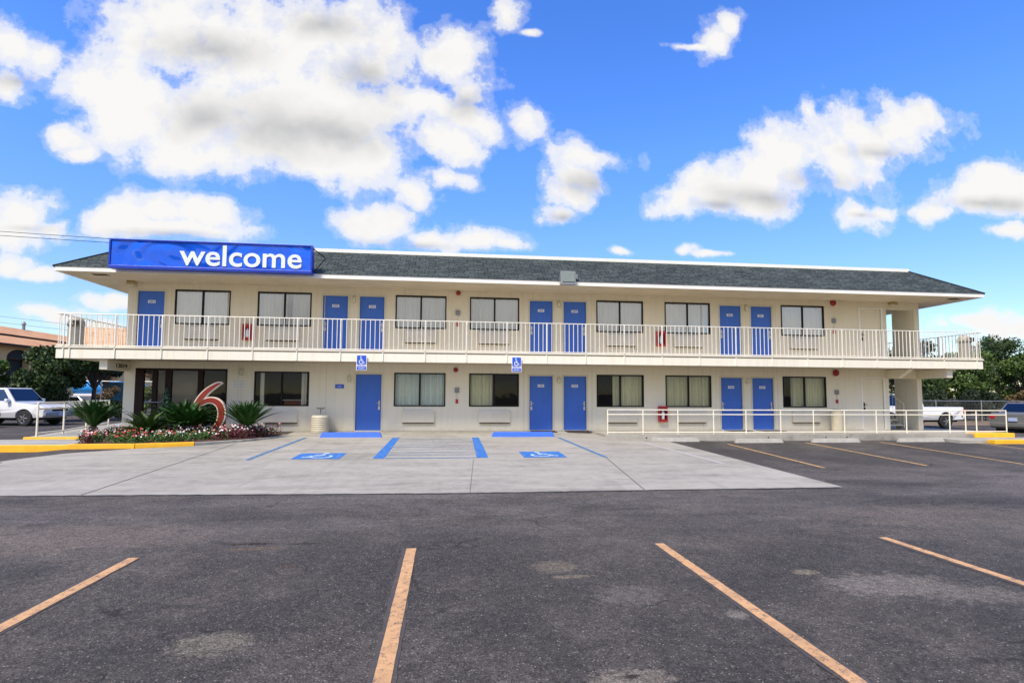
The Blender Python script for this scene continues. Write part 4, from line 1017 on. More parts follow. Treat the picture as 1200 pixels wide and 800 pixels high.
tree('low_hedge', -22.9, 15.6, -.35, .9, .8, .4, 'leafhedge', 'low dark hedge in front of the silver car', None, 12, 180, .10, .05, cat='hedge', seed=18)
tree('round_shrub', -19.75, 11.0, -.35, 2.3, .55, .9, 'leafmid', 'bright shrub seen through the lobby side window', None, 12, 180, .09, .05, cat='shrub', seed=28)
for i, (x, y, h, rx, rz, mt, lb) in enumerate([(30.6, 17.5, 5.2, 2.3, 2.4, 'leafdark', 'dark tree just right of the stair passage, under the balcony'), (33.8, 16.6, 5.6, 2.2, 2.5, 'leafmid', 'leafy tree behind the right balcony corner'),
        (37.2, 18.5, 6.9, 2.2, 2.5, 'leafdark', 'tall thin-crowned tree standing above the others at the right'), (38.6, 16.5, 5.2, 2.2, 2.5, 'leafmid', 'bushy green tree at the right edge of the picture'), (27.8, 20.0, 5.0, 2.0, 2.3, 'leafdark', 'dark tree next to the end wall of the passage'),
        (41.5, 21, 6.8, 2.6, 2.9, 'leafdark', 'tall dark tree beyond the grey saloon'), (35.0, 22, 6.6, 2.5, 2.6, 'leafhedge', 'far dark tree behind the right fence'), (31.5, 23, 6.2, 2.8, 2.8, 'leafhedge', 'far dark tree behind the pickup')]):
    tree('broadleaf_tree', x, y, -.35, h, rx, rz, mt, lb, GRT, 30 if i != 2 else 16, 170 if i != 2 else 90, .15, seed=10 + i, cf=.78)
for i, x in enumerate((27.6, 29.9, 32.0, 34.2, 36.4, 38.8)):
    tree('hedge_shrub', x, 14.9 + (i % 2) * .5, -.35, 2.2, 1.4, 1.0, 'leafhedge' if i < 4 else 'leafbrown', '%s along the right-hand wire fence' % ['dark shrub nearest the passage', 'dark shrub behind the pickup bed', 'dark shrub right of the pickup tail', 'dark shrub by the fence post', 'straw-coloured shrub behind the grey saloon', 'straw-coloured shrub at the right edge'][i], 'shrubs along the right fence', 14, 190, .11, .05, cat='shrub', seed=30 + i)
random.seed(99)

# wire fences
def wire_fence(p0, p1, n, h, label, mid=False):
    r = empty('wire_fence', (p0[0], p0[1], -.35), label, 'fence'); d = Vector((p1[0] - p0[0], p1[1] - p0[1], 0)); L = d.length
    MB().tube((0, 0, h), tuple(d + Vector((0, 0, h))), .022, seg=6).build('top_rail', M['galv'], r)
    for i in range(n + 1): q = d * i / n; MB().tube((q.x, q.y, 0), (q.x, q.y, h + .05), .03, seg=6).build('post', M['galv'], r)
    m = MB(); s = .16; k = int(L / s); u = d / L
    for i in range(-int(h / s), k):
        for sg in (1, -1):
            a0 = i * s; pts = []
            x0, x1 = (a0, a0 + h) if sg == 1 else (a0 + h, a0)
            z0, z1 = 0.0, h
            if min(x0, x1) < 0 or max(x0, x1) > L: continue
            m.tube(tuple(u * x0 + Vector((0, 0, z0))), tuple(u * x1 + Vector((0, 0, z1))), 0.0022, seg=3, cap=False)
    m.build('wire_mesh', M['greymetal'], r, fix=False)
wire_fence((25, 13.4), (42, 13.4), 5, 1.42, 'galvanised wire mesh fence with top rail at the right')
wire_fence((-33, 17.6), (-21.5, 19.0), 5, 2.4, 'tall thin wire fence in front of the hotel')

# ------------------------------------------------------------------ hotel on the left
H = empty('hotel_building', (-38, 20, -.35), 'ochre stucco two-storey hotel with terracotta tile roof and arches at the left', 'hotel')
m = MB(); hs = []
for i in range(9): hs.append((2 + i * 5.2, 4.4 + i * 5.2, 3.0, 4.3))
for i in range(9): hs.append((2.2 + i * 5.2, 4.0 + i * 5.2, .1, 2.3))
tmp = MB(); wallgrid(tmp, -14, 48, 0, 5.5, hs, 0, .5)
m.v = [(-v[1], v[0], v[2]) for v in tmp.v]; m.f = tmp.f
m.quad((0, 48, 0), (-14, 48, 0), (-14, 48, 5.5), (0, 48, 5.5)); m.quad((0, -14, 0), (-14, -14, 0), (-14, -14, 5.5), (0, -14, 5.5))
m.build('wall', M['terracotta_wall'], H, fix=False)
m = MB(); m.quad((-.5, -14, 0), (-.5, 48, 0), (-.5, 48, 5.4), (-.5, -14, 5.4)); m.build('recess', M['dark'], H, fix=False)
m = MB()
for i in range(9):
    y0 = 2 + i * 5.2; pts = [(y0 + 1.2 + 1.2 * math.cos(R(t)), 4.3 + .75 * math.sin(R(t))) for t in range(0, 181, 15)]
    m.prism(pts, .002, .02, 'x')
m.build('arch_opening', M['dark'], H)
for i in range(9):
    y0 = 2.2 + i * 5.2; m = MB(); m.box(-.2, -.15, y0 + .1, y0 + .85, .1, 2.2); m.build('hotel_door', M['tan'], H)
    m = MB(); m.box(.03, .1, y0 - .1, y0 + 2.0, 2.3, 2.45); m.box(-.1, .1, y0 - .12, y0 - .02, 0, 2.3); m.build('door_surround', M['brownframe'], H)
m = MB()
m.quad((.9, -15, 5.35), (.9, 49, 5.35), (-2.4, 49, 6.35), (-2.4, -15, 6.35)); m.quad((-2.4, -15, 6.5), (-2.4, 49, 6.5), (-5, 49, 7.45), (-5, -15, 7.45)); m.quad((-5, -15, 7.45), (-5, 49, 7.45), (-12, 49, 5), (-12, -15, 5))
m.quad((-2.4, -15, 6.35), (-2.4, 49, 6.35), (-2.4, 49, 6.5), (-2.4, -15, 6.5))
m.build('roof', M['tile'], H, fix=False)
m = MB(); m.box(-2.42, -2.3, -15, 49, 6.36, 6.48); m.box(.88, .96, -15, 49, 5.2, 5.36); m.build('gutter', M['brownframe'], H)
m = MB(); m.prism([(20, 0), (26, 0), (26, 5.6), (23, 8.3), (20, 5.6)], -1, 1.2, 'x'); m.build('gable_wall', M['terracotta_wall'], H)
m = MB()
m.quad((1.5, 19.6, 5.4), (1.5, 23, 8.5), (-5, 23, 8.5), (-5, 19.6, 5.4)); m.quad((1.5, 23, 8.5), (1.5, 26.4, 5.4), (-5, 26.4, 5.4), (-5, 23, 8.5)); m.build('gable_roof', M['tile'], H, fix=False)
m = MB(); m.box(1.7, 1.9, -10, 30, 0, 1.0); m.build('low_wall', M['tan'], H)
for y in (-4, 6, 16): m = MB(); m.lathe([(.12, 0), (.12, .5), (.2, .55), (.05, .8)], (-5, y, 7.4), 10); m.build('roof_vent', M['greymetal'], H)

# ------------------------------------------------------------------ vehicles (built heading +x, origin on the ground at the middle)
def wheel(r, x, y, rad, wd=.22):
    w_ = MB(); w_.lathe([(rad * .62, -wd / 2), (rad * .92, -wd / 2), (rad, -wd / 2 + .03), (rad, wd / 2 - .03), (rad * .92, wd / 2), (rad * .62, wd / 2)], (0, 0, 0), 24, 'y')
    o = w_.build('wheel', M['rubber'], r, smooth=False); o.location = (x, y, rad)
    s = 1 if y > 0 else -1
    h = MB(); h.lathe([(rad * .60, s * (wd / 2 - .05)), (rad * .62, s * (wd / 2 + .004)), (rad * .5, s * (wd / 2 - .02)), (rad * .15, s * (wd / 2 + .004))], (0, 0, 0), 20, 'y'); h.build('rim', M['chrome'], o)
    b = MB()
    for i in range(5):
        a = i * 2 * math.pi / 5; b.tube((math.cos(a) * .1 * rad, s * (wd / 2 + .006), math.sin(a) * .1 * rad), (math.cos(a) * .52 * rad, s * (wd / 2 + .0), math.sin(a) * .52 * rad), rad * .07, seg=5)
    b.build('spokes', M['greymetal'], o)
def body_loft(prof, hw, top=.9, arches=()):
    """prof: side outline (x,z) ; cross-section bulges outward at mid height"""
    m = MB(); zs = [p[1] for p in prof]; z0, z1 = min(zs), max(zs)
    def yy(z, e): t = (z - z0) / (z1 - z0); return (hw * (1 - .06 * (1 - min(1, t * 3))) * (1 - (1 - top) * max(0, t - .45) / .55)) * e
    k = len(prof); rows = (-1, -.97, .97, 1)
    for e in rows:
        for x, z in prof:
            f = 1 if abs(e) < 1 else .965
            cx = sum(p[0] for p in prof) / k; cz = (z0 + z1) / 2
            m.v.append((cx + (x - cx) * (1 if abs(e) < 1 else .99), yy(z, e), cz + (z - cz) * f))
    for a in range(3):
        for i in range(k): j = (i + 1) % k; m.f.append((a * k + i, a * k + j, (a + 1) * k + j, (a + 1) * k + i))
    m.f.append(tuple(range(k))); m.f.append(tuple(3 * k + i for i in range(k))[::-1])
    return m
def cut_arch(prof_bottom, xs, rad, zb):
    """bottom edge points with wheel arches, going from rear(-) to front(+)"""
    out = []
    for x in xs:
        for t in range(180, -1, -20): out.append((x + rad * math.cos(R(t)), zb + rad * math.sin(R(t))))
    return out
def vehicle(name, label, cat, loc, rz, kind, paint_, group=None):
    r = empty(name, loc, label, cat, group, rz)
    P = dict(suv=dict(L=5.1, hw=.98, wb=(-1.5, 1.55), wr=.38, hood=1.12, belt=1.18, roof=1.88, cab=(-2.45, 1.0), fr=.62, bot=.42),
             pickup=dict(L=5.3, hw=.98, wb=(-1.55, 1.7), wr=.37, hood=1.10, belt=1.12, roof=1.80, cab=(-.35, 1.1), fr=.6, bot=.45),
             sedan=dict(L=4.7, hw=.88, wb=(-1.4, 1.35), wr=.31, hood=.92, belt=.95, roof=1.40, cab=(-1.55, .95), fr=.65, bot=.26))[kind]
    L = P['L'] / 2; zb = P['bot']; ar = P['wr'] + .07
    bottom = [(-L + .05, zb)] + cut_arch(None, P['wb'], ar, zb - .03) + [(L - .08, zb)]
    tb = P['belt']; th = P['hood']
    if kind == 'pickup': rear = [(-L, zb + .15), (-L, th), (-L + .04, th + .02)]
    elif kind == 'suv': rear = [(-L, zb + .15), (-L, tb - .05), (-L + .05, tb)]
    else: rear = [(-L, zb + .2), (-L + .02, tb - .05), (-L + .12, tb)]
    front = [(L - .02, zb + .1), (L, zb + .35), (L - .05, th - .22), (L - .28, th - .08), (P['cab'][1] + .1, th + .02)]
    prof = bottom + front[::1] + [(P['cab'][1] - .1, tb), (P['cab'][0], tb)] + rear[::-1]
    b = body_loft(prof, P['hw'], .93).build('body', paint_, r, bevel=.03, smooth=False)
    # greenhouse
    c0, c1 = P['cab']; zt = P['roof']; hwb, hwt = P['hw'] * .93, P['hw'] * .76
    s0 = .12 if kind != 'sedan' else .62
    if kind == 'pickup': s0 = .06
    f1 = P['fr']
    m = MB(); m.v = [(c0, -hwb, tb - .03), (c1, -hwb, tb - .03), (c1, hwb, tb - .03), (c0, hwb, tb - .03), (c0 + s0, -hwt, zt), (c1 - f1, -hwt, zt), (c1 - f1, hwt, zt), (c0 + s0, hwt, zt)]
    m.f = [(3, 2, 1, 0), (4, 5, 6, 7), (0, 1, 5, 4), (1, 2, 6, 5), (2, 3, 7, 6), (3, 0, 4, 7)]
    m.build('cabin', paint_, r, bevel=.05)
    def lerp(a, b, t): return tuple(a[i] + (b[i] - a[i]) * t for i in range(3))
    V = m.v
    def panel(q, u0, u1, v0, v1, off):
        a, b_, c, d = q
        def pt(u, v): return Vector(lerp(lerp(a, b_, u), lerp(d, c, u), v))
        n = (Vector(b_) - Vector(a)).cross(Vector(d) - Vector(a)).normalized() * off
        return [tuple(pt(u, v) + n) for u, v in ((u0, v0), (u1, v0), (u1, v1), (u0, v1))]
    gm = MB(); gm.quad(*panel((V[1], V[2], V[6], V[5]), .05, .95, .1, .93, .012)); gm.build('windscreen', M['carglass'], r, fix=False)
    gm = MB(); gm.quad(*panel((V[3], V[0], V[4], V[7]), .06, .94, .12, .9, .012)); gm.build('rear_window', M['carglass'], r, fix=False)
    for q in ((V[0], V[1], V[5], V[4]), (V[2], V[3], V[7], V[6])):
        for (u0, u1) in (((.06, .34), (.37, .63), (.66, .95)) if kind == 'suv' else ((.1, .48), (.52, .94)) if kind == 'sedan' else ((.12, .92),)):
            gm = MB(); gm.quad(*panel(q, u0, u1, .12, .88, .012)); gm.build('side_window', M['carglass'], r, fix=False)
    mi = MB()
    for s in (-1, 1): mi.box(c1 - .35, c1 - .2, s * (P['hw'] + .03) - .1, s * (P['hw'] + .03) + .1, tb - .02, tb + .16)
    mi.build('mirror', paint_, r, bevel=.03)
    for x in P['wb']:
        for s in (-1, 1): wheel(r, x, s * (P['hw'] - .12), P['wr'])
    for s in (-1, 1):
        yh = s * P['hw'] * .72
        MB().box(L - .10, L + .012, yh - .17, yh + .17, th - .36, th - .2).build('headlight', M['headlamp'], r, bevel=.02)
        MB().box(L - .12, L + .006, s * P['hw'] * .90 - .05, s * P['hw'] * .90 + .05, th - .37, th - .2).build('indicator', M['amber'], r, bevel=.02)
        MB().box(-L - .012, -L + .06, s * P['hw'] * .86 - .10, s * P['hw'] * .86 + .10, tb - (.42 if kind != 'sedan' else .26), tb - .1).build('tail_light', M['taillamp'], r, bevel=.015)
    MB().box(L - .1, L + .02, -P['hw'] * .48, P['hw'] * .48, th - .40, th - .2).build('grille', M['black'], r, bevel=.02)
    MB().box(L - .2, L + .07, -P['hw'] * .95, P['hw'] * .95, zb + .06, zb + .26).build('front_bumper', M['greymetal'] if kind != 'sedan' else paint_, r, bevel=.04)
    MB().box(-L - .07, -L + .2, -P['hw'] * .95, P['hw'] * .95, zb + .06, zb + .26).build('rear_bumper', M['greymetal'] if kind != 'sedan' else paint_, r, bevel=.04)
    z = zb + .30 if kind == 'sedan' else zb + .16
    MB().box(-L - .09, -L - .06, -.16, .16, zb + .33 if kind == 'sedan' else zb + .1, zb + .49 if kind == 'sedan' else zb + .25).build('number_plate', M['plate'], r)
    MB().box(L + .072, L + .08, -.16, .16, zb + .08, zb + .24).build('number_plate', M['plate'], r)
    MB().box(-L + .3, L - .3, -P['hw'] * .8, P['hw'] * .8, zb - .12, zb + .1).build('underbody', M['black'], r)
    if kind == 'pickup':
        m = MB(); m.box(-L + .08, c0 - .03, -P['hw'] * .8, P['hw'] * .8, th + .012, th + .025); m.build('bed_liner', M['dark'], r)
    return r
vehicle('white_suv', 'white four-wheel drive with dark lower trim parked facing right', 'suv', (-26.1, 11.05, -.35), R(-8), 'suv', M['carwhite'])
vehicle('navy_pickup', 'dark navy pickup nose cut off by the left edge of the picture', 'pickup', (-27.7, 8.05, -.35), R(-4), 'pickup', M['carnavy'])
vehicle('white_pickup', 'white pickup truck bed showing right of the stair passage', 'pickup', (20.65, 7.35, -.33), R(180), 'pickup', M['carwhite'])
vehicle('grey_saloon', 'grey saloon seen from behind at the right edge', 'car', (23.1, 2.75, -.33), R(24), 'sedan', M['cargrey'])
vehicle('silver_saloon', 'silver saloon parked between the railing and the lobby corner', 'car', (-31.2, 25.0, -.35), R(-6), 'sedan', M['carsilver'])
vehicle('red_saloon', 'dark red car parked behind the silver saloon', 'car', (-31.3, 27.8, -.35), R(-6), 'sedan', M['carmaroon'])
# blue tank trailer
r = empty('tank_trailer', (-31.6, 30, -.35), 'bright blue cylindrical tank trailer with white underside beyond the trees', 'trailer')
MB().lathe([(.3, -3.1), (.5, -3.0), (.56, -2.8), (.56, 2.0), (.5, 2.2), (.3, 2.3)], (0, 0, 2.05), 24, 'x').build('tank', M['tank'], r, smooth=True)
MB().box(-2.9, 2.1, -.5, .5, 1.36, 1.56).build('skirt', M['white'], r, bevel=.05)
m = MB(); m.box(-2.8, 2.4, -.4, .4, .7, 1.34); m.build('chassis', M['greymetal'], r)
for x in (-2.0, 1.2):
    for s in (-1, 1): wheel(r, x, s * .6, .42)
# teal skip
r = empty('teal_container', (-27.2, 23.2, -.35), 'dark teal metal container against the lobby corner', 'container')
MB().box(-.9, .9, -.6, .6, .3, 2.35).build('box', M['teal'], r, bevel=.03); m = MB()
for i in range(7): m.box(-.85 + i * .27, -.78 + i * .27, -.64, -.605, .35, 2.3)
m.build('ribs', M['teal'], r); MB().box(-.95, .95, -.65, .65, 2.352, 2.42).build('lid', M['greymetal'], r)

# overhead wires with their poles outside the frame
for k, (z0, z1, lb) in enumerate(((9.3, 9.1, 'upper thin overhead wire entering behind the welcome sign'), (9.05, 8.95, 'second thin overhead wire just below the first'), (6.3, 4.2, 'faint low overhead wire over the hotel roof'), (5.9, 3.9, 'faintest low overhead wire over the hotel roof'))):
    m = MB(); a = Vector((-45, 14, z0 + (1.9 if k < 2 else 1.2))); b = Vector((-12.4, 3, z1 - 1.9)) if k < 2 else Vector((-16, 14, z1)); n = 24; pts = []
    for i in range(n + 1): t = i / n; p = a.lerp(b, t); p.z -= .12 * 4 * t * (1 - t); pts.append(tuple(p))
    m.path(pts, .012 if k < 2 else .008, 5); tag(m.build('overhead_wire', M['black']), lb, 'wire', 'overhead wires')

# ------------------------------------------------------------------ sky
w = bpy.data.worlds.new('World'); scene.world = w; w.use_nodes = True; nt = w.node_tree; nt.nodes.clear()
out = nt.nodes.new('ShaderNodeOutputWorld'); bg = nt.nodes.new('ShaderNodeBackground'); nt.links.new(bg.outputs[0], out.inputs[0])
SUN_EL, SUN_AZ = 54, -145      # azimuth: direction of the sun measured from +y clockwise
sky = nt.nodes.new('ShaderNodeTexSky'); sky.sky_type = 'NISHITA'; sky.sun_disc = False; sky.sun_elevation = R(SUN_EL); sky.sun_rotation = R(SUN_AZ); sky.air_density = 1.0; sky.dust_density = .4; sky.ozone_density = 2.0
gm = nt.nodes.new('ShaderNodeHueSaturation'); gm.inputs['Hue'].default_value = .517; gm.inputs['Saturation'].default_value = 1.34; gm.inputs['Value'].default_value = 1.75; nt.links.new(sky.outputs[0], gm.inputs['Color'])
tc = nt.nodes.new('ShaderNodeTexCoord'); sep = nt.nodes.new('ShaderNodeSeparateXYZ'); nt.links.new(tc.outputs['Generated'], sep.inputs[0])
front = mth(nt, 'GREATER_THAN', sep.outputs['Y'], 0)
ay = mth(nt, 'MAXIMUM', mth(nt, 'ABSOLUTE', sep.outputs['Y']), .02)
cmb = nt.nodes.new('ShaderNodeCombineXYZ'); ux = mth(nt, 'DIVIDE', sep.outputs['X'], ay)
um = nt.nodes.new('ShaderNodeMix'); nt.links.new(front, um.inputs[0]); nt.links.new(mth(nt, 'SUBTRACT', mth(nt, 'MULTIPLY', ux, .45), .32), um.inputs[2]); nt.links.new(ux, um.inputs[3]); nt.links.new(um.outputs[0], cmb.inputs[0])
vz = mth(nt, 'DIVIDE', sep.outputs['Z'], ay)
vb = mth(nt, 'ADD', mth(nt, 'MULTIPLY', vz, .5), .42)      # behind the camera: unseen clouds added to whiten the window reflections
vm = nt.nodes.new('ShaderNodeMix'); nt.links.new(front, vm.inputs[0]); nt.links.new(vb, vm.inputs[2]); nt.links.new(vz, vm.inputs[3]); nt.links.new(vm.outputs[0], cmb.inputs[1])
CLOUDS = [(-0.486, 0.628, 0.119, 0.107, 1.12), (-0.357, 0.607, 0.165, 0.131, 1.12), (-0.226, 0.65, 0.145, 0.107, 1.12), (-0.538, 0.531, 0.093, 0.085, 1.12), (-0.424, 0.493, 0.128, 0.106, 1.12), (-0.296, 0.501, 0.149, 0.108, 1.12), (-0.178, 0.509, 0.128, 0.109, 1.12), (-0.337, 0.444, 0.114, 0.052, 1.12), (-0.442, 0.415, 0.079, 0.044, 1.12), (-0.235, 0.427, 0.1, 0.049, 1.12), (-0.146, 0.416, 0.076, 0.049, 1.12), (-0.135, 0.625, 0.072, 0.076, 1.12), (-0.606, 0.533, 0.064, 0.041, 1.12), (-0.003, 0.627, 0.067, 0.059, 1.12), (0.037, 0.573, 0.057, 0.055, 0.95), (-0.041, 0.535, 0.066, 0.045, 1.12), (0.053, 0.505, 0.064, 0.04, 1.12), (0.13, 0.514, 0.051, 0.04, 0.95), (0.007, 0.454, 0.067, 0.04, 1.12), (-0.057, 0.366, 0.055, 0.035, 0.95), (-0.005, 0.389, 0.049, 0.021, 0.95), (-0.736, 0.584, 0.05, 0.05, 0.95), (-0.698, 0.555, 0.045, 0.037, 0.95), (-0.745, 0.516, 0.044, 0.033, 0.95), (-0.652, 0.44, 0.048, 0.03, 0.95), (-0.624, 0.419, 0.037, 0.02, 0.95), (-0.707, 0.312, 0.076, 0.036, 1.12), (-0.731, 0.282, 0.058, 0.032, 1.12), (-0.644, 0.291, 0.041, 0.016, 0.95), (-0.54, 0.29, 0.064, 0.03, 1.12), (-0.472, 0.305, 0.071, 0.04, 1.12), (-0.41, 0.303, 0.06, 0.03, 1.12), (-0.485, 0.274, 0.132, 0.017, 1.12), (-0.158, 0.294, 0.074, 0.031, 1.12), (-0.106, 0.305, 0.061, 0.038, 1.12), (-0.022, 0.281, 0.083, 0.025, 1.12), (0.055, 0.287, 0.063, 0.025, 1.12), (0.105, 0.279, 0.044, 0.016, 0.95), (0.28, 0.457, 0.071, 0.033, 1.12), (0.255, 0.416, 0.052, 0.037, 0.95), (0.221, 0.371, 0.051, 0.04, 0.95), (0.195, 0.338, 0.044, 0.025, 0.8), (0.448, 0.379, 0.072, 0.037, 0.95), (0.526, 0.39, 0.09, 0.049, 1.12), (0.606, 0.416, 0.099, 0.067, 1.12), (0.679, 0.466, 0.112, 0.08, 1.12), (0.753, 0.488, 0.114, 0.077, 1.12), (0.832, 0.519, 0.107, 0.069, 1.12), (0.909, 0.542, 0.104, 0.057, 1.12), (0.979, 0.559, 0.077, 0.035, 0.95), (0.587, 0.369, 0.092, 0.029, 1.12), (0.71, 0.573, 0.027, 0.039, 0.8), (1.054, 0.421, 0.093, 0.044, 1.12), (1.134, 0.448, 0.102, 0.041, 1.12), (1.183, 0.427, 0.091, 0.049, 1.12), (0.994, 0.387, 0.07, 0.024, 0.95), (1.158, 0.348, 0.077, 0.02, 0.95), (0.813, 0.372, 0.069, 0.034, 0.95), (0.864, 0.385, 0.041, 0.021, 0.8), (0.502, 0.708, 0.057, 0.047, 0.95), (0.535, 0.759, 0.039, 0.035, 0.8), (0.456, 0.691, 0.06, 0.013, 0.95), (0.1, 0.701, 0.033, 0.034, 0.8), (0.145, 0.678, 0.029, 0.009, 0.8), (0.325, 0.273, 0.041, 0.013, 0.8), (0.472, 0.273, 0.029, 0.01, 0.8), (0.508, 0.268, 0.025, 0.008, 0.8), (-0.714, 0.211, 0.04, 0.021, 0.95), (-0.671, 0.203, 0.038, 0.014, 0.95), (-0.651, 0.138, 0.05, 0.018, 0.95), (-0.596, 0.128, 0.038, 0.013, 0.95), (-0.567, 0.165, 0.045, 0.013, 0.95), (1.078, 0.155, 0.092, 0.021, 1.12), (1.159, 0.139, 0.089, 0.024, 1.12), (1.0, 0.143, 0.047, 0.014, 0.8)]
grp = bpy.data.node_groups.new('CloudField', 'ShaderNodeTree')
grp.interface.new_socket('Vector', in_out='INPUT', socket_type='NodeSocketVector'); grp.interface.new_socket('D', in_out='OUTPUT', socket_type='NodeSocketFloat')
gi = grp.nodes.new('NodeGroupInput'); go = grp.nodes.new('NodeGroupOutput'); acc = None
wn = grp.nodes.new('ShaderNodeTexNoise'); wn.inputs['Scale'].default_value = 5; wn.inputs['Detail'].default_value = 3; grp.links.new(gi.outputs[0], wn.inputs['Vector'])
wv = grp.nodes.new('ShaderNodeVectorMath'); wv.operation = 'MULTIPLY_ADD'; wv.inputs[1].default_value = (.13, .10, 0); wv.inputs[2].default_value = (-.065, -.05, 0); grp.links.new(wn.outputs['Color'], wv.inputs[0])
wa = grp.nodes.new('ShaderNodeVectorMath'); wa.operation = 'ADD'; grp.links.new(gi.outputs[0], wa.inputs[0]); grp.links.new(wv.outputs[0], wa.inputs[1])
for (u, v, ru, rv, st) in CLOUDS:
    src = wa.outputs[0]
    if acc is not None:      # chain the blobs one after another so the shader stack stays small
        q = grp.nodes.new('ShaderNodeVectorMath'); q.operation = 'MULTIPLY_ADD'; q.inputs[1].default_value = (1e-6, 1e-6, 0); grp.links.new(acc, q.inputs[0]); grp.links.new(src, q.inputs[2]); src = q.outputs[0]
    mp = grp.nodes.new('ShaderNodeVectorMath'); mp.operation = 'MULTIPLY_ADD'; mp.inputs[1].default_value = (1 / ru, 1 / rv, 0); mp.inputs[2].default_value = (-u / ru, -v / rv, 0)
    grp.links.new(src, mp.inputs[0])
    l = grp.nodes.new('ShaderNodeVectorMath'); l.operation = 'LENGTH'; grp.links.new(mp.outputs[0], l.inputs[0])
    a = grp.nodes.new('ShaderNodeMath'); a.operation = 'SUBTRACT'; a.inputs[0].default_value = st; grp.links.new(l.outputs['Value'], a.inputs[1])
    if acc is None: acc = a.outputs[0]
    else:
        mx = grp.nodes.new('ShaderNodeMath'); mx.operation = 'SMOOTH_MAX'; mx.inputs[2].default_value = .22; grp.links.new(acc, mx.inputs[0]); grp.links.new(a.outputs[0], mx.inputs[1]); acc = mx.outputs[0]
for sc, amp, det in ((7.5, 1.75, 11), (2.2, .3, 2)):
    n = grp.nodes.new('ShaderNodeTexNoise'); n.inputs['Scale'].default_value = sc; n.inputs['Detail'].default_value = det; n.inputs['Roughness'].default_value = .64; grp.links.new(gi.outputs[0], n.inputs['Vector'])
    s_ = mth(grp, 'MULTIPLY', mth(grp, 'SUBTRACT', n.outputs['Fac'], .5), amp * 2.0); acc = mth(grp, 'ADD', acc, s_)
grp.links.new(acc, go.inputs[0])
def field(off):
    v = nt.nodes.new('ShaderNodeVectorMath'); v.operation = 'ADD'; v.inputs[1].default_value = off; nt.links.new(cmb.outputs[0], v.inputs[0])
    gn = nt.nodes.new('ShaderNodeGroup'); gn.node_tree = grp; nt.links.new(v.outputs[0], gn.inputs[0]); return gn.outputs[0]
D0 = field((0, 0, 0))
mask = ramp(nt, [(.0, 0), (.25, .20), (.6, .82), (.95, 1)], 'EASE'); nt.links.new(mth(nt, 'ADD', D0, .26), mask.inputs[0])
def shifted(dv, dz=0):
    v = nt.nodes.new('ShaderNodeVectorMath'); v.operation = 'ADD'; v.inputs[1].default_value = (0, dv, dz); nt.links.new(cmb.outputs[0], v.inputs[0]); return v.outputs[0]
b0 = noise(nt, cmb.outputs[0], 7, 7, .58); b1 = noise(nt, shifted(.045), 7, 3, .5); b2 = noise(nt, shifted(0, 3.0), 2.6, 4, .5)
CLOUD_BASES = [(-0.295, 0.47, 0.178, 0.07), (-0.424, 0.477, 0.1, 0.054), (-0.192, 0.461, 0.121, 0.055), (-0.149, 0.575, 0.092, 0.064), (-0.415, 0.602, 0.13, 0.047), (-0.227, 0.666, 0.091, 0.04), (0.029, 0.54, 0.048, 0.041), (0.272, 0.398, 0.067, 0.036), (0.214, 0.33, 0.041, 0.016), (0.623, 0.387, 0.145, 0.031), (0.732, 0.427, 0.111, 0.031), (0.865, 0.491, 0.096, 0.021), (0.517, 0.369, 0.07, 0.017), (1.092, 0.399, 0.14, 0.022), (-0.471, 0.271, 0.111, 0.013), (-0.067, 0.266, 0.107, 0.012), (-0.698, 0.272, 0.065, 0.012), (-0.726, 0.524, 0.053, 0.022), (0.822, 0.362, 0.047, 0.01)]
acc = None
for (u, v, ru, rv) in CLOUD_BASES:      # the shaded undersides
    src = cmb.outputs[0]
    if acc is not None:
        q = nt.nodes.new('ShaderNodeVectorMath'); q.operation = 'MULTIPLY_ADD'; q.inputs[1].default_value = (1e-6, 1e-6, 0); nt.links.new(acc, q.inputs[0]); nt.links.new(src, q.inputs[2]); src = q.outputs[0]
    mp = nt.nodes.new('ShaderNodeVectorMath'); mp.operation = 'MULTIPLY_ADD'; mp.inputs[1].default_value = (1 / ru, 1 / rv, 0); mp.inputs[2].default_value = (-u / ru, -v / rv, 0); nt.links.new(src, mp.inputs[0])
    l = nt.nodes.new('ShaderNodeVectorMath'); l.operation = 'LENGTH'; nt.links.new(mp.outputs[0], l.inputs[0]); a_ = mth(nt, 'SUBTRACT', 1.0, l.outputs['Value'])
    if acc is None: acc = a_
    else:
        mx = nt.nodes.new('ShaderNodeMath'); mx.operation = 'SMOOTH_MAX'; mx.inputs[2].default_value = .4; nt.links.new(acc, mx.inputs[0]); nt.links.new(a_, mx.inputs[1]); acc = mx.outputs[0]
sh = mth(nt, 'ADD', mth(nt, 'MULTIPLY', mth(nt, 'MAXIMUM', mth(nt, 'ADD', acc, .15), 0), .9), mth(nt, 'MULTIPLY', mth(nt, 'SUBTRACT', b1, b0), 1.3))
sh = mth(nt, 'ADD', sh, mth(nt, 'MULTIPLY', mth(nt, 'SUBTRACT', b2, .5), .5))
shade = ramp(nt, [(.10, (1, .99, .975)), (.5, (.88, .87, .86)), (1.0, (.60, .605, .62))]); nt.links.new(sh, shade.inputs[0])
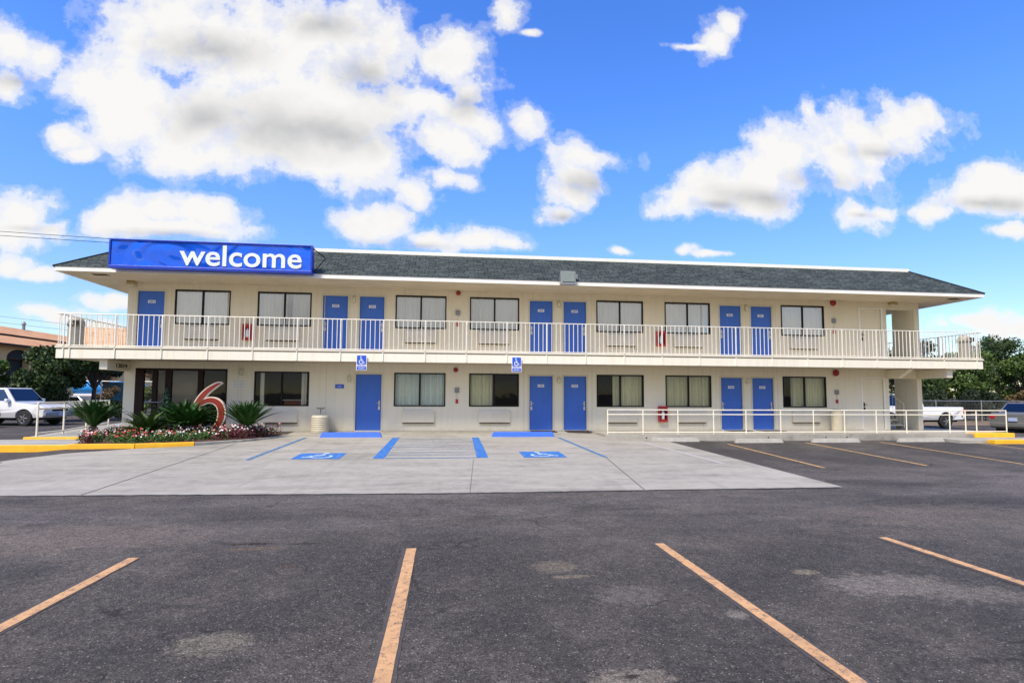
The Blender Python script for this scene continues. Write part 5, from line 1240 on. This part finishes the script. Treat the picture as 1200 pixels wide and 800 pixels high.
cs = nt.nodes.new('ShaderNodeVectorMath'); cs.operation = 'SCALE'; cs.inputs['Scale'].default_value = 5.9; nt.links.new(shade.outputs[0], cs.inputs[0])
up = ramp(nt, [(0, 0), (.03, 1)]); nt.links.new(sep.outputs['Z'], up.inputs[0])
fm = mth(nt, 'MULTIPLY', mask.outputs[0], up.outputs[0])
hz = ramp(nt, [(0, .60), (.12, .72), (.4, 1.1)]); nt.links.new(sep.outputs['Z'], hz.inputs[0])
nt.links.new(mixc(nt, fm, mixc(nt, 1, gm.outputs[0], hz.outputs[0], 'MULTIPLY'), cs.outputs[0]), bg.inputs['Color'])
bg.inputs['Strength'].default_value = .12
w.cycles.sampling_method = 'MANUAL'; w.cycles.sample_map_resolution = 256

sl_ = bpy.data.lights.new('sun', 'SUN'); sl_.energy = 3.9; sl_.angle = R(16); sl_.color = (1, .885, .68)
so = bpy.data.objects.new('sun', sl_); COL.objects.link(so)
az = R(SUN_AZ); el = R(SUN_EL); dvec = Vector((math.sin(az) * math.cos(el), math.cos(az) * math.cos(el), math.sin(el)))
so.rotation_euler = dvec.to_track_quat('Z', 'Y').to_euler()

# ------------------------------------------------------------------ camera
cam = bpy.data.cameras.new('camera'); co = bpy.data.objects.new('camera', cam); COL.objects.link(co); scene.camera = co
cam.sensor_width = 36; cam.sensor_fit = 'HORIZONTAL'; cam.lens = 651.62 / 1200 * 36; cam.shift_y = 19.39 / 1200; cam.clip_end = 3000; cam.clip_start = .05
yaw, pitch, roll = .1187, .0661, .0053
fwd = Vector((math.sin(yaw) * math.cos(pitch), math.cos(yaw) * math.cos(pitch), math.sin(pitch)))
rt = Vector((math.cos(yaw), -math.sin(yaw), 0)); upv = rt.cross(fwd)
r2_ = rt * math.cos(roll) + upv * math.sin(roll); u2_ = -rt * math.sin(roll) + upv * math.cos(roll)
mat = Matrix((r2_, u2_, -fwd)).transposed().to_4x4(); mat.translation = Vector((-4.1333, -20.2265, 1.3101)); co.matrix_world = mat

vs = scene.view_settings; vs.view_transform = 'Standard'; vs.look = 'None'; vs.gamma = 1; vs.exposure = .43
scene.render.resolution_x = 1024; scene.render.resolution_y = 682
